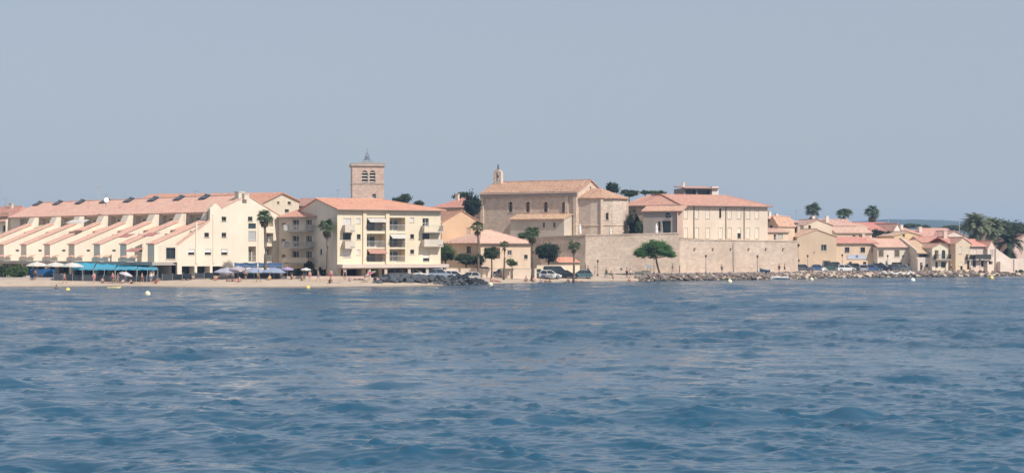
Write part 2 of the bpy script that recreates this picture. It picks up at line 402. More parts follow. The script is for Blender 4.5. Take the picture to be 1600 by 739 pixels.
class Wall:
    """a vertical plane seen from outside with A at the left and B at the right"""
    def __init__(s, A, B):
        s.A = Vector((A[0], A[1], 0)); s.B = Vector((B[0], B[1], 0)); d = s.B - s.A; s.L = d.length; s.u = d.normalized(); s.n = Vector((s.u.y, -s.u.x, 0)); s.holes = []; s.fill = []
    def W(s, u, z, d=0): return Vector((s.A.x + s.u.x * u - s.n.x * d, s.A.y + s.u.y * u - s.n.y * d, z))
    def at(s, px, py): p = ray_plane(px, py, s.A, s.n); return (p - s.A).dot(s.u), p.z
    def rect(s, x0, y0, x1, y1):
        u0, z1 = s.at(x0, y0); u1, z0 = s.at(x1, y1); return u0, z0, u1, z1
    def op(s, x0, y0, x1, y1, kind='win', **k): u0, z0, u1, z1 = s.rect(x0, y0, x1, y1); s.opm(u0, z0, u1, z1, kind, **k)
    def opm(s, u0, z0, u1, z1, kind='win', d=.22, arch=False, **k):
        if u0 > u1: u0, u1 = u1, u0
        q = [(u0, z0), (u1, z0), (u1, z1), (u0, z1)]
        if arch:
            r = (u1 - u0) / 2; c = (u0 + u1) / 2; q = [(u0, z0), (u1, z0)] + [(c + r * math.cos(a), z1 - r + r * math.sin(a)) for a in [math.pi * i / 8 for i in range(9)]]
        s.holes.append({'poly': q, 'd': d}); s.fill.append((kind, u0, z0, u1, z1, d, arch, q, k))
    def box(s, mb, u0, u1, z0, z1, d0, d1):
        """box on the wall: d0..d1 measured inwards (negative stands out)"""
        return mb.prism([s.W(u0, z0, d0), s.W(u1, z0, d0), s.W(u1, z0, d1), s.W(u0, z0, d1)], (0, 0, z1 - z0))
    def finish(s, par):
        for kind, u0, z0, u1, z1, d, arch, q, k in s.fill:
            w = u1 - u0; h = z1 - z0; mat = k.get('mat')
            def plate(name, m, dd, pr=None, nm=None):
                mb = MB(); vs = [s.W(u, z, dd) for u, z in q]; mb.add(vs, [tuple(range(len(q)))]); return mb.build(name, m, pr or par)
            if kind in ('win', 'door', 'winsh'):
                fr = MB(); e = min(.09, w * .12); dd = d - .05
                top = z1 - (w / 2 if arch else 0)
                for a in ((u0, u0 + e, z0, top), (u1 - e, u1, z0, top), (u0 + e, u1 - e, z0, z0 + e), (u0 + e, u1 - e, top - e, top)): s.box(fr, *a, dd - .03, dd + .045)
                if w > .8: s.box(fr, (u0 + u1) / 2 - .035, (u0 + u1) / 2 + .035, z0 + e, top - e, dd - .02, dd + .045)
                if kind == 'door': s.box(fr, u0 + e, u1 - e, z0 + h * .36, z0 + h * .42, dd - .015, dd + .045)
                o = fr.build('door' if kind == 'door' else 'window', k.get('fmat', FRAME), par); plate('pane', mat or GLASS, d, o)
                if kind != 'door':
                    sl = MB(); s.box(sl, u0 - .08, u1 + .08, z0 - .09, z0 - .004, -.1, d * .6); sl.build('sill', k.get('smat', TRIM), o)
                if k.get('surround'):
                    su = MB(); t = k['surround']
                    for a in ((u0 - t, u0 - .003, z0, z1), (u1 + .003, u1 + t, z0, z1), (u0 - t, u1 + t, z1 + .003, z1 + t)): s.box(su, *a, -.035, .05)
                    su.build('surround', k.get('smat', TRIM), o)
                if kind == 'winsh':
                    for a, b in ((u0 - w * .52, u0 - .02), (u1 + .02, u1 + w * .52)):
                        sh = MB(); s.box(sh, a, b, z0, z1, -.06, -.015); sh.build('shutter', k.get('shm', SHUT), o)
            elif kind == 'shut':
                o = plate('window', VOID, d); m = mat or SHUT
                for a, b in ((u0 + .01, (u0 + u1) / 2 - .012), ((u0 + u1) / 2 + .012, u1 - .01)):
                    sh = MB(); s.box(sh, a, b, z0 + .01, z1 - .01, .06, .1)
                    for i in range(5): zz = z0 + h * (i + .5) / 5; s.box(sh, a + .05, b - .05, zz - h * .06, zz + h * .06, .045, .06)
                    sh.build('shutter', m, o)
                sl = MB(); s.box(sl, u0 - .08, u1 + .08, z0 - .1, z0 - .004, -.1, .1); sl.build('sill', TRIM, o)
                if k.get('surround'):
                    su = MB(); t = k['surround']
                    for a in ((u0 - t, u0 - .003, z0, z1), (u1 + .003, u1 + t, z0, z1), (u0 - t, u1 + t, z1 + .003, z1 + t)): s.box(su, *a, -.035, .05)
                    su.build('surround', TRIM, o)
            elif kind == 'louver':
                o = plate('belfry_opening', VOID, d)
                for i in range(4):
                    zz = z0 + h * (i + .45) / 4.3; lv = MB(); a = s.W(u0, zz, .02); lv.prism([s.W(u0, zz, .05), s.W(u1, zz, .05), s.W(u1, zz + .3, d * .8), s.W(u0, zz + .3, d * .8)], (0, 0, .07)); lv.build('louver', mat or TRIM, o)
            elif kind == 'roller':
                o = plate('window', k.get('pane', GLASS), d); f = k.get('close', 1.0)
                sh = MB(); s.box(sh, u0 + .02, u1 - .02, z1 - h * f, z1 - .005, d - .12, d - .06); sh.build('roller_shutter', mat or SHUTG, o)
                sl = MB(); s.box(sl, u0 - .06, u1 + .06, z0 - .08, z0 - .004, -.08, d * .5); sl.build('sill', TRIM, o)
            elif kind == 'dark':
                plate(k.get('name', 'doorway'), mat or VOID, d)
            elif kind == 'garage':
                o = plate('garage_door', mat or BROWN, d)
                for i in range(4): g = MB(); zz = z0 + h * (i + .5) / 4; s.box(g, u0 + .05, u1 - .05, zz - h * .1, zz + h * .1, d - .03, d - .003); g.build('door_panel', mat or BROWN, o)
            elif kind == 'loggia':
                # a deep covered balcony: side and back walls, a glazed door at the back, slab and railing in front
                bk = plate('loggia', k.get('bmat', stucco(mul(CREAM, .9))), d)
                dw = min(w * .62, 2.2); c0 = u0 + w * k.get('door', .5) - dw / 2
                fr = MB(); s.box(fr, c0, c0 + dw, z0 + .02, z0 + h * .82, d - .08, d - .02); fo = fr.build('balcony_door', FRAME, par)
                for a in (0, 1):
                    g = MB(); s.box(g, c0 + .07 + a * dw / 2, c0 + dw / 2 - .05 + a * dw / 2, z0 + .1, z0 + h * .78, d - .1, d - .082); g.build('pane', k.get('pane', GLASS), fo)
                if k.get('rail', True): railing(s, par, u0, u1, z0, k.get('out', 0.0), k.get('railmat'))
                if k.get('awn'):
                    a = k['awn']; aw = MB(); zz = z1 - .1; aw.prism([s.W(u0 + .1, zz, .1), s.W(u1 - .1, zz, .1), s.W(u1 - .1, zz - h * .32, -1.3), s.W(u0 + .1, zz - h * .32, -1.3)], (0, 0, .05)); aw.build('awning', a, par)
def railing(s, par, u0, u1, z0, out=0., mat=None, h=1.0, solid=False):
    mb = MB(); d = -out + .04
    s.box(mb, u0, u1, z0 + h - .06, z0 + h, d - .03, d + .03); s.box(mb, u0, u1, z0 + .08, z0 + .13, d - .02, d + .02)
    if solid: s.box(mb, u0, u1, z0 + .13, z0 + h - .06, d - .015, d + .015)
    else:
        n = max(2, int((u1 - u0) / .16))
        for i in range(n + 1): uu = u0 + .02 + (u1 - u0 - .04) * i / n; s.box(mb, uu - .014, uu + .014, z0 + .13, z0 + h - .06, d - .014, d + .014)
    if out > .2:
        for uu in (u0 + .02, u1 - .02): s.box(mb, uu - .02, uu + .02, z0, z0 + h - .061, d + .031, 0)
    return mb.build('railing', mat or STEEL, par)
def balcony(s, par, x0, y0, x1, out=1.3, rail=True, mat=None, slab=.22, solid=False, smat=None):
    """a slab standing out from the wall with its railing; y0 is the row of its floor"""
    u0, z = s.at(x0, y0); u1, _ = s.at(x1, y0)
    return balcony_m(s, par, u0, u1, z, out, rail, mat, slab, solid, smat)
def balcony_m(s, par, u0, u1, z, out=1.3, rail=True, mat=None, slab=.22, solid=False, smat=None):
    mb = MB(); s.box(mb, u0, u1, z - slab, z, -out, .01); o = mb.build('balcony', smat or CONC, par)
    if rail: railing(s, o, u0 + .03, u1 - .03, z, out - .06, mat, 1.0, solid)
    return o
def plates(polys, t=.16):
    mb = MB()
    for p in polys: mb.prism([Vector(q) for q in p], (0, 0, -t))
    return mb
def ridge_caps(mb, p, q, r=.13):
    mb.tube(Vector(p) + Vector((0, 0, .0)), Vector(q) + Vector((0, 0, .0)), r, r, 6)

class House:
    """a house over a four-cornered base: front A(left)-B(right), running back by depth"""
    def __init__(s, name, label, cat, A, B, depth, z0=None, group=None):
        s.a = Vector((XW(*A), A[1], 0)) if len(A) == 2 else Vector(A); s.b = Vector((XW(*B), B[1], 0)) if len(B) == 2 else Vector(B)
        s.Ya = s.a.y; s.F = Wall(s.a, s.b); s.dv = -s.F.n * depth; s.depth = depth
        s.c = s.b + s.dv; s.d = s.a + s.dv
        s.Rt = Wall(s.b, s.c); s.Lt = Wall(s.d, s.a); s.Bk = Wall(s.c, s.d)
        s.z0 = (min(ground(p.x, p.y) for p in (s.a, s.b, s.c, s.d)) - .25) if z0 is None else z0
        m = (s.a + s.b + s.c + s.d) / 4; s.o = thing(name, label, cat, (m.x, m.y, s.z0), group)
    def walls(s, ze, mat, gable=None, zr=None, back=None, skip=''):
        """gable: 'side' (ridge parallel to the front), 'front' (gable faces the front), None (flat or hipped)"""
        mb = MB(); s.ze = ze
        for key, w in (('F', s.F), ('R', s.Rt), ('B', s.Bk), ('L', s.Lt)):
            if key in skip: continue
            poly = [(0, s.z0), (w.L, s.z0), (w.L, ze), (0, ze)]
            if (gable == 'side' and key in 'RL') or (gable == 'front' and key in 'FB'): poly = [(0, s.z0), (w.L, s.z0), (w.L, ze), (w.L / 2, zr), (0, ze)]
            if gable == 'mono':
                if key == 'R': poly = [(0, s.z0), (w.L, s.z0), (w.L, zr), (0, ze)]
                if key == 'L': poly = [(0, s.z0), (w.L, s.z0), (w.L, ze), (0, zr)]
                if key == 'B': poly = [(0, s.z0), (w.L, s.z0), (w.L, zr), (0, zr)]
            wall_face(mb, w.A, w.u, w.n, poly, w.holes)
        s.wall = mb.build('wall', mat, s.o)
        for w in (s.F, s.Rt, s.Bk, s.Lt): w.finish(s.o)
        return s
    def P(s, u, v, z): q = s.a + s.F.u * u + (-s.F.n) * v; return Vector((q.x, q.y, z))
    def roof(s, kind, ze, zr, mat, ov=.4, t=.16, hipl=0, hipr=0, caps=True, gut=True):
        L, D = s.F.L, s.depth; z1 = zr + .02
        k = (zr - ze) / (D / 2 if kind in ('side', 'hip') else (L / 2 if kind == 'front' else D)); zo = ze + .17 - k * ov; z1 = zr + .17
        cp = MB()
        if kind == 'side':
            e = ov * .5
            ps = [[s.P(-e, -ov, zo), s.P(L + e, -ov, zo), s.P(L + e, D / 2, z1), s.P(-e, D / 2, z1)], [s.P(L + e, D + ov, zo), s.P(-e, D + ov, zo), s.P(-e, D / 2, z1), s.P(L + e, D / 2, z1)]]
            ridge_caps(cp, s.P(-e, D / 2, z1), s.P(L + e, D / 2, z1))
        elif kind == 'front':
            e = ov * .5
            ps = [[s.P(-ov, D + e, zo), s.P(-ov, -e, zo), s.P(L / 2, -e, z1), s.P(L / 2, D + e, z1)], [s.P(L + ov, -e, zo), s.P(L + ov, D + e, zo), s.P(L / 2, D + e, z1), s.P(L / 2, -e, z1)]]
            ridge_caps(cp, s.P(L / 2, -e, z1), s.P(L / 2, D + e, z1))
        elif kind == 'hip':
            hl = hipl if hipl else 0; hr = hipr if hipr else 0; xl = -ov if hl else -.2; xr = L + ov if hr else L + .2
            A, B, C, Dd = s.P(xl, -ov, zo), s.P(xr, -ov, zo), s.P(xr, D + ov, zo), s.P(xl, D + ov, zo)
            r0 = s.P(hl if hl else xl, D / 2, z1); r1 = s.P(L - hr if hr else xr, D / 2, z1)
            ps = [[A, B, r1, r0], [C, Dd, r0, r1]]
            if hl: ps.append([Dd, A, r0]); ridge_caps(cp, A, r0, .1)
            if hr: ps.append([B, C, r1]); ridge_caps(cp, B, r1, .1)
            ridge_caps(cp, r0, r1)
        else:   # mono: rises backwards
            ps = [[s.P(-.15, -ov, zo), s.P(L + .15, -ov, zo), s.P(L + .15, D, z1), s.P(-.15, D, z1)]]
        r = plates(ps, t).build('roof', mat, s.o)
        if caps and cp.v: cp.build('ridge_tiles', mat, r)
        if gut and kind in ('side', 'hip', 'mono'):
            g = MB(); g.tube(s.P(-.1, -ov - .05, zo - .12), s.P(L + .1, -ov - .05, zo - .12), .07, .07, 6); g.build('gutter', plain((.30, .25, .21), .6), r)
        s.roofo = r; return s
    def chimney(s, u, v, z0, z1, w=.7, mat=None):
        mb = MB(); p = s.P(u, v, 0); mb.box((p.x, p.y, (z0 + z1) / 2), (w, w * .8, z1 - z0), math.atan2(s.F.u.y, s.F.u.x)); mb.box((p.x, p.y, z1 + .05), (w * 1.25, w, .1), math.atan2(s.F.u.y, s.F.u.x)); mb.build('chimney', mat or TRIM, s.roofo)

# ---- terraced holiday apartments at the left: stepped party walls running down towards the sea
r_ = Vector((.7071, -.7071, 0)); d_ = Vector((.7071, .7071, 0)); E0 = Vector((XW(277, 262), 262, 0))
def RP(s, t, z): q = E0 - r_ * s + d_ * t; return Vector((q.x, q.y, z))
def residence():
    b = RP(30, 8, .8); o = thing('terraced_apartments', 'long cream apartment terrace with sloping tiled party walls and one pink roof', 'building', b)
    S1 = 69; wm = stucco((.80, .70, .56), .14); tm = tile((.74, .435, .335), .18, .15)
    # upper storey
    Wf = Wall(RP(S1, 8.4, 0), RP(0, 8.4, 0)); 
    for k in range(9):
        u = S1 - (3.3 + 8 * k) + 2.1
        if u + 4.4 < S1 - .5: Wf.opm(u, 9.0, u + 4.6, 11.25, 'loggia', d=.7, rail=False, pane=BLUEG, door=.5)
    mb = MB(); wall_face(mb, Wf.A, Wf.u, Wf.n, [(0, 3.4), (S1, 3.4), (S1, 11.5), (0, 11.5)], Wf.holes)
    Wl = Wall(RP(S1, 19, 0), RP(S1, 7.5, 0)); wall_face(mb, Wl.A, Wl.u, Wl.n, [(0, .8), (11.5, .8), (11.5, 11.1), (5.7, 14.1), (0, 11.1)], [])
    Wb = Wall(RP(0, 19, 0), RP(S1, 19, 0)); wall_face(mb, Wb.A, Wb.u, Wb.n, [(0, .8), (S1, .8), (S1, 11.1), (0, 11.1)], [])
    mb.build('wall', wm, o); Wf.finish(o)
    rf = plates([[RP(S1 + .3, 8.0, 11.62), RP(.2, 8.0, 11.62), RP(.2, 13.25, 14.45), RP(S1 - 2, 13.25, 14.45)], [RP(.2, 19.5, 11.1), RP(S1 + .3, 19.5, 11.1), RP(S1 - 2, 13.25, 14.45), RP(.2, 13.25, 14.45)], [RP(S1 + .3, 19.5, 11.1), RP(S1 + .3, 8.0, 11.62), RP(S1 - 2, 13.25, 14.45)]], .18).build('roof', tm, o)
    cp = MB(); ridge_caps(cp, RP(S1 - 2, 13.25, 14.45), RP(.2, 13.25, 14.45)); cp.build('ridge_tiles', tm, rf)
    # a band between the roof and the balconies: the tiled roof of the storey below
    for k in range(9):
        s0 = 3.3 + 8 * k
        if s0 > S1 - 2: break
        # sloping party wall, two metres thick, with its tile coping
        f = MB(); prof = [(-3.3, 3.5), (-3.3, 6.25), (6.4, 9.95), (7.2, 11.4), (8.38, 11.4), (8.38, 3.5)]
        f.prism([RP(s0, t, z) for t, z in prof], r_ * 1.9); 
        pw = f.build('party_wall', wm, o)
        c = MB(); c.prism([RP(s0 + .14, -3.5, 6.28), RP(s0 + .14, 6.5, 10.1), RP(s0 + .14, 6.5, 10.28), RP(s0 + .14, -3.5, 6.46)], r_ * 2.2); c.build('coping', tm, pw)
        # the middle storey between two party walls, with a window, and its terrace parapet
        Wm = Wall(RP(s0 - 1.92, 5.2, 0), RP(s0 - 7.98, 5.2, 0)) if k else None
        if k:
            Wm.opm(.7, 5.9, 2.9, 7.6, 'loggia', d=.9, rail=False); Wm.opm(3.6, 6.3, 5.2, 7.5, 'win')
            m2 = MB(); wall_face(m2, Wm.A, Wm.u, Wm.n, [(0, 3.4), (6.06, 3.4), (6.06, 8.75), (0, 8.75)], Wm.holes); tr = plates([[RP(s0 - 1.93, 4.9, 8.7), RP(s0 - 7.97, 4.9, 8.7), RP(s0 - 7.97, 7.45, 9.5), RP(s0 - 1.93, 7.45, 9.5)]], .14).build('terrace_roof', tm, o); m2.build('wall', wm, o); Wm.finish(o)
            # low sloping coping wall at the terrace edge
            q = MB(); q.prism([RP(s0 - .5, -4.0, 3.62), RP(s0 - 5.6, -4.0, 3.62), RP(s0 - 5.6, -3.7, 3.62), RP(s0 - .5, -3.7, 3.62)], (0, 0, .55)); pp = q.build('parapet', wm, o)
            for uu in (1.2, 4.0):
                q = MB(); q.prism([RP(s0 - uu, -4.15, 4.2), RP(s0 - uu - 1.5, -4.15, 4.2), RP(s0 - uu - 1.5, -3.55, 4.5), RP(s0 - uu, -3.55, 4.5)], (0, 0, .1)); q.build('coping', tm, pp)
        # window on the sunny side of the party wall
        Ws = Wall(RP(s0 - 1.905, -3.3, 0), RP(s0 - 1.905, 7.4, 0))
        for (u0, z0, u1, z1) in ((2.3, 5.2, 2.9, 5.5), (7.2, 7.1, 8.6, 8.1)):
            g = MB(); Ws.box(g, u0, u1, z0, z1, -.03, .02); wo = g.build('window', DARKF, pw); g = MB(); Ws.box(g, u0 + .07, u1 - .07, z0 + .07, z1 - .07, -.034, -.031); g.build('pane', GLASS, wo)
    # ground floor: slab, pillars, shop fronts
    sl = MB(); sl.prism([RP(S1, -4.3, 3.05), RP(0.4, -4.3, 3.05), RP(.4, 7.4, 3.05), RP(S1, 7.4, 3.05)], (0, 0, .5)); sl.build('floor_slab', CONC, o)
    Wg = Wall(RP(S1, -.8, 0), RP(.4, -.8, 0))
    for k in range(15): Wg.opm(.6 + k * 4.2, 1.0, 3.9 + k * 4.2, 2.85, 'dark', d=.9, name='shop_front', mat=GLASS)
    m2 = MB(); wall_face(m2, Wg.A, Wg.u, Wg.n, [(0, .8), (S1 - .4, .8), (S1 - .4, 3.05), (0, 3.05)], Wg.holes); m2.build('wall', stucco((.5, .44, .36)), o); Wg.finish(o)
    for k in range(10):
        p = MB(); q = RP(1.2 + 8 * k, -3.9, 0); p.box((q.x, q.y, 1.9), (.55, .55, 2.3), R(45)); p.build('pillar', stucco((.66, .54, .44)), o)
    # end wall facing the sun
    We = Wall(RP(0, 0, 0), RP(0, 20.3, 0))
    for x, y in ((323, 367), (350, 367), (350, 342), (391, 342)): We.op(x - 3.6, y - 3.4, x + 3.6, y + 3.6, 'win', fmat=DARKF)
    for x, y in ((299, 393.5), (325, 393.5), (350.5, 393.5)): We.op(x - 5, y - 4, x + 5, y + 4.5, 'roller', close=.55, mat=plain((.78, .77, .74), .6))
    We.op(388, 361, 400, 376, 'roller', close=1, mat=SHUTG); We.op(388, 385, 400, 409, 'loggia', d=1.0, rail=True, pane=BLUEG); We.op(388, 349, 400, 357.5, 'dark', mat=BLUEG, name='window')
    We.op(415, 341, 427, 354, 'loggia', d=1., rail=False, pane=BLUEG); We.op(415, 364, 427, 380, 'loggia', d=1., pane=BLUEG); We.op(415, 385, 427, 409, 'loggia', d=1., pane=BLUEG)
    for a in range(3): We.op(284 + a * 24, 416, 304 + a * 24, 434.5, 'dark', d=1.5, name='shop_front', mat=GLASS)
    out = [(277, 434.5), (437, 434.5), (437, 337), (385.5, 305.5), (346, 325.5), (337, 318), (328.5, 326), (328, 345), (277, 383)]
    poly = [We.at(*p) for p in out]
    poly = [(max(0, u), z) for u, z in poly]
    mb = MB(); wall_face(mb, We.A, We.u, We.n, poly, We.holes); mb.prism([We.W(u, z, 1.0) for u, z in poly[2:]], We.n * .0 + r_ * .0 + Vector((0, 0, .001)))
    # thickness of the raised edge
    for (u0, z0), (u1, z1) in zip(poly[1:], poly[2:] + poly[:1]):
        mb.add([We.W(u0, z0), We.W(u1, z1), We.W(u1, z1, .45), We.W(u0, z0, .45)], [(0, 1, 2, 3)])
    mb.build('end_wall', stucco((.80, .70, .56), .14), o); We.finish(o)
    for i in (2, 3, 7):
        c = MB(); (u0, z0), (u1, z1) = poly[i], poly[i + 1]; c.prism([We.W(u0, z0, -.12), We.W(u1, z1, -.12), We.W(u1, z1, .5), We.W(u0, z0, .5)], (0, 0, .14)); c.build('coping', tm, o)
    # projecting pilasters on the end wall
    for x in (306.5, 333.5, 404): u, _ = We.at(x, 390); p = MB(); We.box(p, u - .16, u + .16, 3.3, 9.8 if x < 320 else 11.2, -.12, .02); p.build('pilaster', stucco((.80, .70, .56), .14), o)
    # lower front piece beside the end wall with a square window
    Wq = Wall(RP(3.3, -3.2, 0), RP(.0, -.02, 0)); Wq = Wall(RP(1.4, -2.6, 0), RP(.02, 0.0, 0))
    Wq.op(259.5, 387, 274, 404.5, 'win', d=.3, fmat=DARKF)
    m2 = MB(); wall_face(m2, Wq.A, Wq.u, Wq.n, [(0, 3.5), (Wq.L, 3.5), (Wq.L, 6.4), (0, 6.0)], Wq.holes); m2.build('wall', wm, o); Wq.finish(o)
    # roof-top chimneys at the end
    for (x, y, w, h) in ((374, 305, 1.1, 1.3), (383, 306, .9, .9)):
        p = PW(x, y, 271); q = MB(); q.box((p.x, p.y, p.z - .2), (w, w, h), R(45)); q.box((p.x, p.y, p.z - .2 + h / 2 + .06), (w * 1.2, w * 1.2, .12), R(45)); q.build('chimney', stucco((.74, .66, .55)), rf)
    # awnings over upper terraces
    for (px, py, Y, c, w) in ((126, 344, 288, (.8, .78, .72), 2.8), (203, 366, 270, (.62, .30, .26), 1.6), (242, 364, 266, (.62, .30, .26), 1.6), (215, 388, 262, (.62, .32, .26), 1.8), (70, 352, 302, (.75, .6, .42), 1.6)):
        p = PW(px, py, Y); a = MB(); a.prism([p - r_ * w, p + r_ * w, p + r_ * w - d_ * 1.4 - Vector((0, 0, .55)), p - r_ * w - d_ * 1.4 - Vector((0, 0, .55))], (0, 0, .05)); a.build('awning', cloth(c), o)
    return o
residence()
# solar water heaters on the terrace roof, one per dwelling
SOL = [None]
def solar(px, py, label):
    # stand on the front slope near the ridge: find the row coordinate of that column at t = 12
    best = min((abs(CX + F * RP(s, 12.75, 0).x / RP(s, 12.75, 0).y - px), s) for s in [i * .25 for i in range(290)])[1]
    z = 14.45 - (13.25 - 12.75) * .539; base = RP(best, 12.75, z)
    if SOL[0] is None:
        t = thing('solar_heater', label, 'solar heater', base, 'solar heaters along the pink terrace roof')
        def LP(a, b, c): return base + r_ * a + d_ * b + Vector((0, 0, c))
        p = MB(); p.prism([LP(-1.0, -.75, -.25), LP(1.0, -.75, -.25), LP(1.0, .45, .35), LP(-1.0, .45, .35)], (0, 0, .09)); pa = p.build('collector', glass((.02, .022, .03)), t)
        f = MB()
        for a in (-.95, .95): f.tube(LP(a, .55, -.3), LP(a, .55, .45), .04)
        f.build('frame', STEEL, t)
        k = MB(); k.tube(LP(-.8, .65, .5), LP(.8, .65, .5), .21, .21, 10); k.build('water_tank', plain((.30, .31, .33), .4), t, True)
        SOL[0] = t; return
    t = copy_tree(SOL[0]); t.location = base; t['label'] = label
for i, px in enumerate((59, 91, 126, 164, 202, 240, 280, 320)):
    solar(px, 318, ['first', 'second', 'third', 'fourth', 'fifth', 'sixth', 'seventh', 'eighth'][7 - i] + ' solar water heater along the pink terrace roof counted from its chimney end')

# ---- gabled block behind the terrace
h = House('gabled_apartments', 'cream gabled block with two small windows rising behind the terrace end wall', 'building', (397, 284), (468, 300), 0.1, 1.0)
def gabled():
    W = Wall((XW(395, 285), 285), (XW(468, 303), 303)); o = h.o
    W.op(449.5, 315, 455, 319.5, 'win', fmat=DARKF); W.op(433, 315, 437, 318.5, 'win', fmat=DARKF); W.op(445, 327, 452, 332, 'win', fmat=DARKF)
    out = [W.at(*p) for p in ((397, 420), (468, 420), (467, 314), (439.5, 302.5), (397, 322))]
    mb = MB(); wall_face(mb, W.A, W.u, W.n, out, W.holes)
    L = -W.n * 26   # runs back to the left
    a, b, c = (W.W(*out[i]) for i in (4, 3, 2)); lo = Vector((0, 0, -9))
    mb.add([a, a + L, a + L + lo, a + lo], [(0, 1, 2, 3)]); mb.add([c, c + L, c + L + lo, c + lo], [(3, 2, 1, 0)]); mb.build('wall', stucco((.74, .64, .50)), o); W.finish(o)
    up = Vector((0, 0, .2)); f = W.n * .35
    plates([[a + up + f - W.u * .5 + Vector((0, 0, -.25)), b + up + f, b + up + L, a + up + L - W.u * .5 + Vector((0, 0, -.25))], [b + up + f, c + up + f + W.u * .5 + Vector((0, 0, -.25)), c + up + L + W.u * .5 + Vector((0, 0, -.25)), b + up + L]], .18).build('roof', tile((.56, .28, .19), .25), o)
gabled()

# ---- far-left house with a red roof
h = House('red_roofed_house', 'small cream house with dull red roof at the far end of the terrace', 'house', (-40, 335), (24, 330), 10)
ze = ZW(338, 332); h.F.op(2, 332, 14, 340, 'win'); h.F.op(-20, 332, -10, 340, 'win'); h.walls(ze, stucco((.62, .44, .31)), 'side', ze + 1.9); h.roof('hip', ze, ze + 1.9, tile(TILE4), hipl=3, hipr=3); h.chimney(6, 4, ze + 1, ze + 2.6)
h = House('low_cream_house', 'low cream house wall with flat parapet left of the terrace', 'house', (-30, 322), (17, 318), 8)
ze = ZW(347, 320); h.F.op(4, 352, 12, 362, 'win'); h.walls(ze, stucco(PALE)); h.roof('mono', ze, ze + .6, tile(TILE3), .3)

# ---- balcony wing: its shade is partly put into a duller stucco colour
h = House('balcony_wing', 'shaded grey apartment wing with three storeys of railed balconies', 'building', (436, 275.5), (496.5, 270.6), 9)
W = h.F; o = h.o; ze = ZW(339, 273)
for zf in (384 + 22, 384 - 2, 384 - 27): pass
for ft, fb in ((343, 360), (368, 386), (392, 411)):
    W.op(457, ft, 467, fb, 'door', d=.3, fmat=FRAME); W.op(478.5, ft, 487, fb, 'door', d=.3)
    W.op(440, ft + 5, 446, ft + 12, 'win')
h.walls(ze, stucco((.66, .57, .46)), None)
for fb in (360.5, 386.5): balcony(W, o, 451, fb, 490, 1.5, mat=plain((.5, .48, .45), .6))
balcony(W, o, 451, 411.5, 490, 1.5, solid=True, mat=stucco((.6, .52, .42)))
h.roof('mono', ze, ze + 2.3, tile(TILE1), .5)
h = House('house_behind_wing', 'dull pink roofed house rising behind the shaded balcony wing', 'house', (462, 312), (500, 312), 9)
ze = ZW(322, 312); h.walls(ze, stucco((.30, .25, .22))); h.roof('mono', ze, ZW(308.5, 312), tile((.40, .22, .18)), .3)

# ---- large apartment block with loggias
h = House('apartment_block', 'yellow apartment block with loggias, balconies and an orange hipped roof', 'building', (527, 262), (688.5, 270), 18.5)
W = h.F; o = h.o; ze = ZW(327, 262); YW = stucco((.80, .69, .51), .14); GABLE_SHADED = stucco((.74, .66, .56))  # the left gable gets a greyer copy of the stucco, shade put into colour
for ft, fb in ((340, 361), (365, 386.5), (389, 409)):
    W.op(573, ft, 602, fb, 'loggia', d=1.9, door=.35 if ft < 380 else .4, awn=cloth((.7, .66, .6)) if ft == 340 else (cloth((.62, .36, .28)) if ft > 380 else None), pane=GLASS, railmat=plain((.45, .46, .46), .5))
    W.op(608, ft, 633, fb, 'loggia', d=1.9, door=.5, awn=cloth((.74, .70, .64)) if ft == 365 else None, pane=BLUEG, railmat=plain((.52, .50, .47), .5))
for (x0, y0, x1, y1, kk) in ((536, 341, 548.5, 352, 'roller'), (536, 364, 548.5, 375, 'win'), (536, 388, 548.5, 402, 'roller'), (557, 341, 563, 349, 'roller'), (557.5, 366, 563.5, 374, 'win'), (557.5, 390, 563, 398, 'roller'), (640.5, 340, 647, 347, 'roller'), (641, 366, 647, 373, 'win'), (641, 390, 647, 396.5, 'win')):
    W.op(x0, y0, x1, y1, kk, fmat=DARKF) if kk == 'win' else W.op(x0, y0, x1, y1, kk, mat=plain((.62, .60, .58), .6))
W.op(660, 341, 670, 354, 'door'); W.op(660, 365, 671, 377, 'door', fmat=DARKF); W.op(661, 392, 671, 408, 'roller', close=.7, mat=plain((.70, .66, .58), .6))
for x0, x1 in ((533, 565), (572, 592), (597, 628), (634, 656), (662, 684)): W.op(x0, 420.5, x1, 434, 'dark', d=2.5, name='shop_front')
# left gable wall: two small windows
h.Lt.op(500.5, 345, 503.5, 351, 'win', fmat=DARKF); h.Lt.op(500, 389, 503, 398, 'win', fmat=DARKF)
h.walls(ze, YW, None, skip='L')
mb = MB(); L = h.Lt; zrid = ZW(312, 271)
wall_face(mb, L.A, L.u, L.n, [(0, h.z0), (L.L, h.z0), (L.L, ze), (L.L * .5, zrid + .2), (0, ze)], L.holes); mb.build('gable_wall', GABLE_SHADED, o)
for (x0, x1, y, outw, sol) in ((535, 551, 361, 1.2, True), (535, 551, 386.5, 1.2, True), (658, 688, 361.5, 1.3, False), (658, 688, 383.5, 1.3, True)): balcony(W, o, x0, y, x1, outw, mat=stucco((.70, .62, .52)) if sol else plain((.5, .48, .45), .6), solid=sol, smat=stucco((.66, .58, .48)))
u0, z = W.at(528, 413); s_ = MB(); W.box(s_, -.1, W.L + .3, z - .55, z, -2.6, -.01); s_.build('canopy', stucco((.72, .60, .52)), o)
for x in (531, 569, 594.5, 631, 659, 686): u, _ = W.at(x, 425); p = MB(); W.box(p, u - .22, u + .22, h.z0, z - .55, -2.3, -1.9); p.build('pillar', stucco((.6, .52, .44)), o)
for x in (569.5, 605): u, _ = W.at(x, 370); p = MB(); W.box(p, u - .3, u + .3, z + .01, ze - .1, -.25, .02); p.build('pilaster', YW, o)
